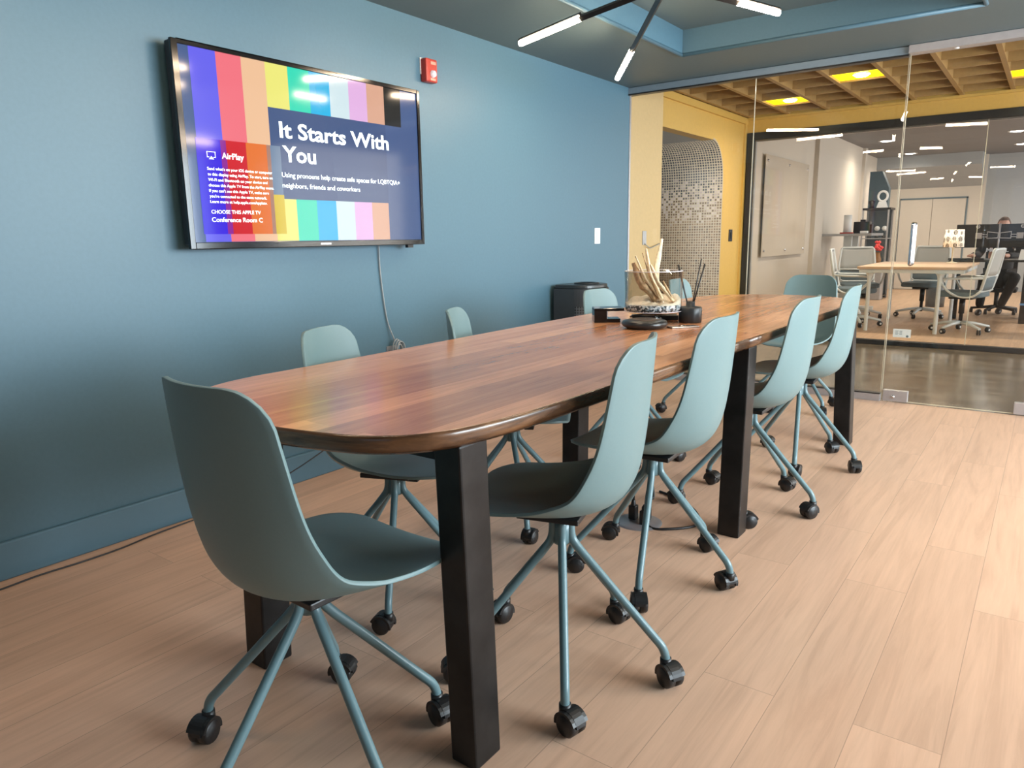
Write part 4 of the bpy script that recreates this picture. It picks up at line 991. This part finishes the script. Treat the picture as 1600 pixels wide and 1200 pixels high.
# driftwood pieces: leaning flat shards (image-left is roughly -x+y)
right = Vector((.805, -.593*-1, 0)); 
ux, uy = .805, .593   # direction of image right on the table plane
def shard(label, a0, z0, a1, z1, w, mat, off=0, bend=.02, tipw=.5):
    p0 = Vector((bx+ux*a0-uy*off, by+uy*a0+ux*off, T+z0)); p1 = Vector((bx+ux*a1-uy*off, by+uy*a1+ux*off, T+z1))
    mid = (p0+p1)/2+Vector((ux*bend, uy*bend, 0)); pts = bez([p0, p0.lerp(mid, .6), mid, mid.lerp(p1, .55), p1], 4)
    n = len(pts); rr = [w*(.55+.45*math.sin(PI*min(1, (i+2)/n*.9)))*(1-(1-tipw)*(i/n)**2)*(1+.18*random.uniform(-1, 1)) for i in range(n)]
    mb = MB(); mb.tube(pts, rr, 9, flat=.42, smooth=True)
    return tag(mb.obj('driftwood_stick', mat), label, 'driftwood', 'driftwood in the glass bowl')
shard('broad brown driftwood slab leaning left in the glass bowl', .015, .095, -.088, .255, .042, M['driftwood'], 0, -.022, .75)
shard('pale driftwood piece rising in the middle of the bowl, second tallest', .045, .09, -.032, .315, .022, M['pale_driftwood'], .02, -.018, .8)
shard('pale driftwood strip leaning left across the brown slab', .030, .095, -.085, .285, .017, M['pale_driftwood'], -.03, -.014, .6)
shard('thin knotted driftwood twig between the slab and the middle piece', .02, .10, -.058, .298, .011, M['driftwood'], -.04, -.005, .5)
shard('bleached driftwood strip curving low through the middle of the bowl', .075, .095, -.025, .25, .023, M['pale_driftwood'], -.05, -.015, .6)
shard('tallest pale driftwood stick, standing alone at the right of the bowl', .030, .10, .042, .355, .012, M['pale_driftwood'], .05, -.014, .9)
shard('short brown driftwood stub at the right foot of the pieces', .080, .085, .03, .18, .014, M['driftwood'], -.055, 0, .6)
# speaker puck in front of the bowl foot
t = thing('conference_speaker', 'round black conference speaker puck lying in front of the glass bowl', 'speaker', (*tp(1.49, 2.80), T))
mb = MB(); mb.lathe([(0, 0), (.070, 0), (.088, .008), (.093, .018), (.088, .029), (.070, .034), (.030, .035), (0, .034)], n=40); mb.obj('body', pbr('speaker_black', (.02, .02, .02), .28, var=.05), t)
mb = MB(); mb.lathe([(.030, .0352), (.033, .0365), (.055, .0362), (.058, .0350)], n=36); mb.obj('control_ring', pbr('speaker_bronze', (.16, .13, .11), .3, .6), t)
# black box and hub with cables
t = thing('desktop_dock', 'black box shaped dock left of the glass bowl', 'dock', (*tp(1.23, 2.93), T), R_(36))
mb = MB(); mb.box(-.055, .0, -.05, .05, 0, .060); mb.box(-.055, .075, -.05, .05, .050, .062); mb.box(-.025, .06, -.045, .045, 0, .016); mb.obj('body', gb, t, bevel=.002)
mb = MB(); mb.box(.0, .003, -.045, .045, .016, .050); mb.obj('trim_strip', M['alu'], t)
mb = MB(); mb.cbox((*tp(1.385, 3.12), T+.010), (.20, .085, .020), Euler((0, 0, R_(30)))); 
mb.tube(bez([(*tp(x, y), z) for x, y, z in ((1.29, 3.06, T+.012), (1.33, 3.02, T+.022), (1.38, 3.09, T+.026), (1.46, 3.15, T+.012))], 5), .005, 8)
tag(mb.obj('remote_tray', M['black_plastic'], bevel=.005), 'flat black tray behind the glass bowl beside the dock', 'tray')
# reed diffuser
t = thing('reed_diffuser', 'black reed diffuser bottle right of the glass bowl', 'diffuser', (*tp(1.574, 3.085), T))
mb = MB(); mb.lathe([(0, 0), (.046, 0), (.049, .004), (.049, .062), (.045, .067), (.019, .069), (.019, .088), (.016, .09), (0, .09)], n=36); mb.obj('bottle', M['pot_black'], t)
for i, (dx, dz, dp) in enumerate(((-.055, .245, .02), (-.049, .245, .03), (.035, .27, -.02), (.056, .245, .0), (.060, .248, .02))):
    mb = MB(); mb.tube([(0, 0, .03), (ux*dx-uy*dp, uy*dx+ux*dp, dz)], .0028, 8); mb.obj('reed', M['black_plastic'], t)
t = thing('clear_plate', 'small clear plate lying flat in front of the reed diffuser', 'plate', (*tp(1.625, 2.89), T), R_(52))
mb = MB(); mb.box(-.062, .062, -.024, .024, 0, .006); mb.obj('plate', pbr('smoked_acrylic', (.25, .20, .17), .08), t, bevel=.002)
mb = MB(); mb.lathe([(0, .0085), (.010, .0085), (.012, .006)], n=16); mb.obj('button', M['chrome'], t)

# floor box with plugs under the table
t = thing('floor_box', 'round floor power box with black plugs under the table', 'floor socket', (1.60, 2.56, 0))
mb = MB(); mb.lathe([(0, .006), (.085, .006), (.095, .0), (.095, 0)], n=36); mb.obj('plate', M['alu'], t)
for x, y in ((-.03, .01), (.02, .03), (.035, -.02)):
    mb = MB(); mb.cbox((x, y, .035), (.032, .032, .06)); mb.lathe([(0, .09), (.007, .09), (.012, .06)], (x, y, 0), 10); mb.obj('plug', M['black_plastic'], t, bevel=.004)
mb = MB(); mb.tube(bez([(1.57, 2.57, .09), (1.56, 2.60, .25), (1.50, 2.72, .5), (1.48, 2.75, .70)], 6), .005, 8)
mb.tube(bez([(1.62, 2.59, .09), (1.635, 2.62, .10), (1.60, 2.66, .16), (1.60, 2.62, .05), (1.66, 2.53, .006), (1.74, 2.55, .006), (1.815, 2.66, .006), (1.74, 2.80, .006), (1.60, 2.90, .006), (1.52, 2.93, .006)], 7), .0055, 8)
tag(mb.obj('extension_cord', M['black_plastic']), 'black cord looping on the floor from the socket under the table', 'cord')

# ================================================================== pendant light
def pendant(label, hubp, sticks):
    t = thing('pendant_light', label, 'pendant light', hubp)
    mb = MB(); mb.lathe([(0, -.03), (.03, -.03), (.03, .03), (.012, .035), (.012, HT-hubp.z-.02), (.06, HT-hubp.z-.018), (.06, HT-hubp.z), (0, HT-hubp.z)] if hubp.x < X1 else [(0, -.03), (.03, -.03), (.03, .03), (.012, .035), (.012, H-hubp.z-.02), (.06, H-hubp.z-.018), (.06, H-hubp.z), (0, H-hubp.z)], n=24); mb.obj('stem', M['black_steel'], t)
    for tip, j in sticks:
        tip, j = Vector(tip)-hubp, Vector(j)-hubp
        mb = MB(); mb.tube([(0, 0, 0), j], .015, 4, smooth=False); arm = mb.obj('arm', M['black_steel'], t)
        d_ = (tip-j).normalized(); up = Vector((0, 0, .014))
        mb = MB(); mb.tube([j+up, tip+up+d_*.008], .012, 4, smooth=False); mb.obj('light_housing', M['black_steel'], arm)
        mb = MB(); mb.tube([j, tip], .0145, 10); mb.obj('light_bar', M['led'], arm)
pendant('black branching ceiling pendant with glowing white light bars above the table', Vector((1.50, 2.92, 2.14)),
        [((.643, 3.105, 2.09), (1.05, 2.996, 2.11)), ((.652, 4.083, 2.08), (.975, 3.636, 2.10)), ((1.706, 3.688, 2.165), (1.63, 3.356, 2.15)), ((2.22, 2.55, 2.15), (1.90, 2.72, 2.148)), ((1.35, 2.05, 2.12), (1.42, 2.45, 2.135))])
pendant('third black branching pendant with light bars, added out of view above the near end of the table', Vector((1.25, .9, 2.14)),  # unseen, added to brighten the floor on the wall side
        [((.90, 1.25, 2.10), (1.08, 1.08, 2.12)), ((1.15, .35, 2.1), (1.2, .65, 2.12)), ((1.70, 1.1, 2.1), (1.47, 1.0, 2.12))])
pendant('second black branching pendant with light bars, added out of view over the right of the room', Vector((3.95, 3.1, 2.12)),  # unseen, added for room light and for bars mirrored in the glass
        [((3.1, 3.25, 2.06), (3.5, 3.17, 2.08)), ((3.6, 3.95, 2.05), (3.75, 3.55, 2.08)), ((4.6, 3.6, 2.1), (4.3, 3.37, 2.11)), ((4.5, 2.5, 2.1), (4.25, 2.77, 2.11)), ((3.6, 2.3, 2.08), (3.77, 2.7, 2.1))])
bpy.context.view_layer.update()
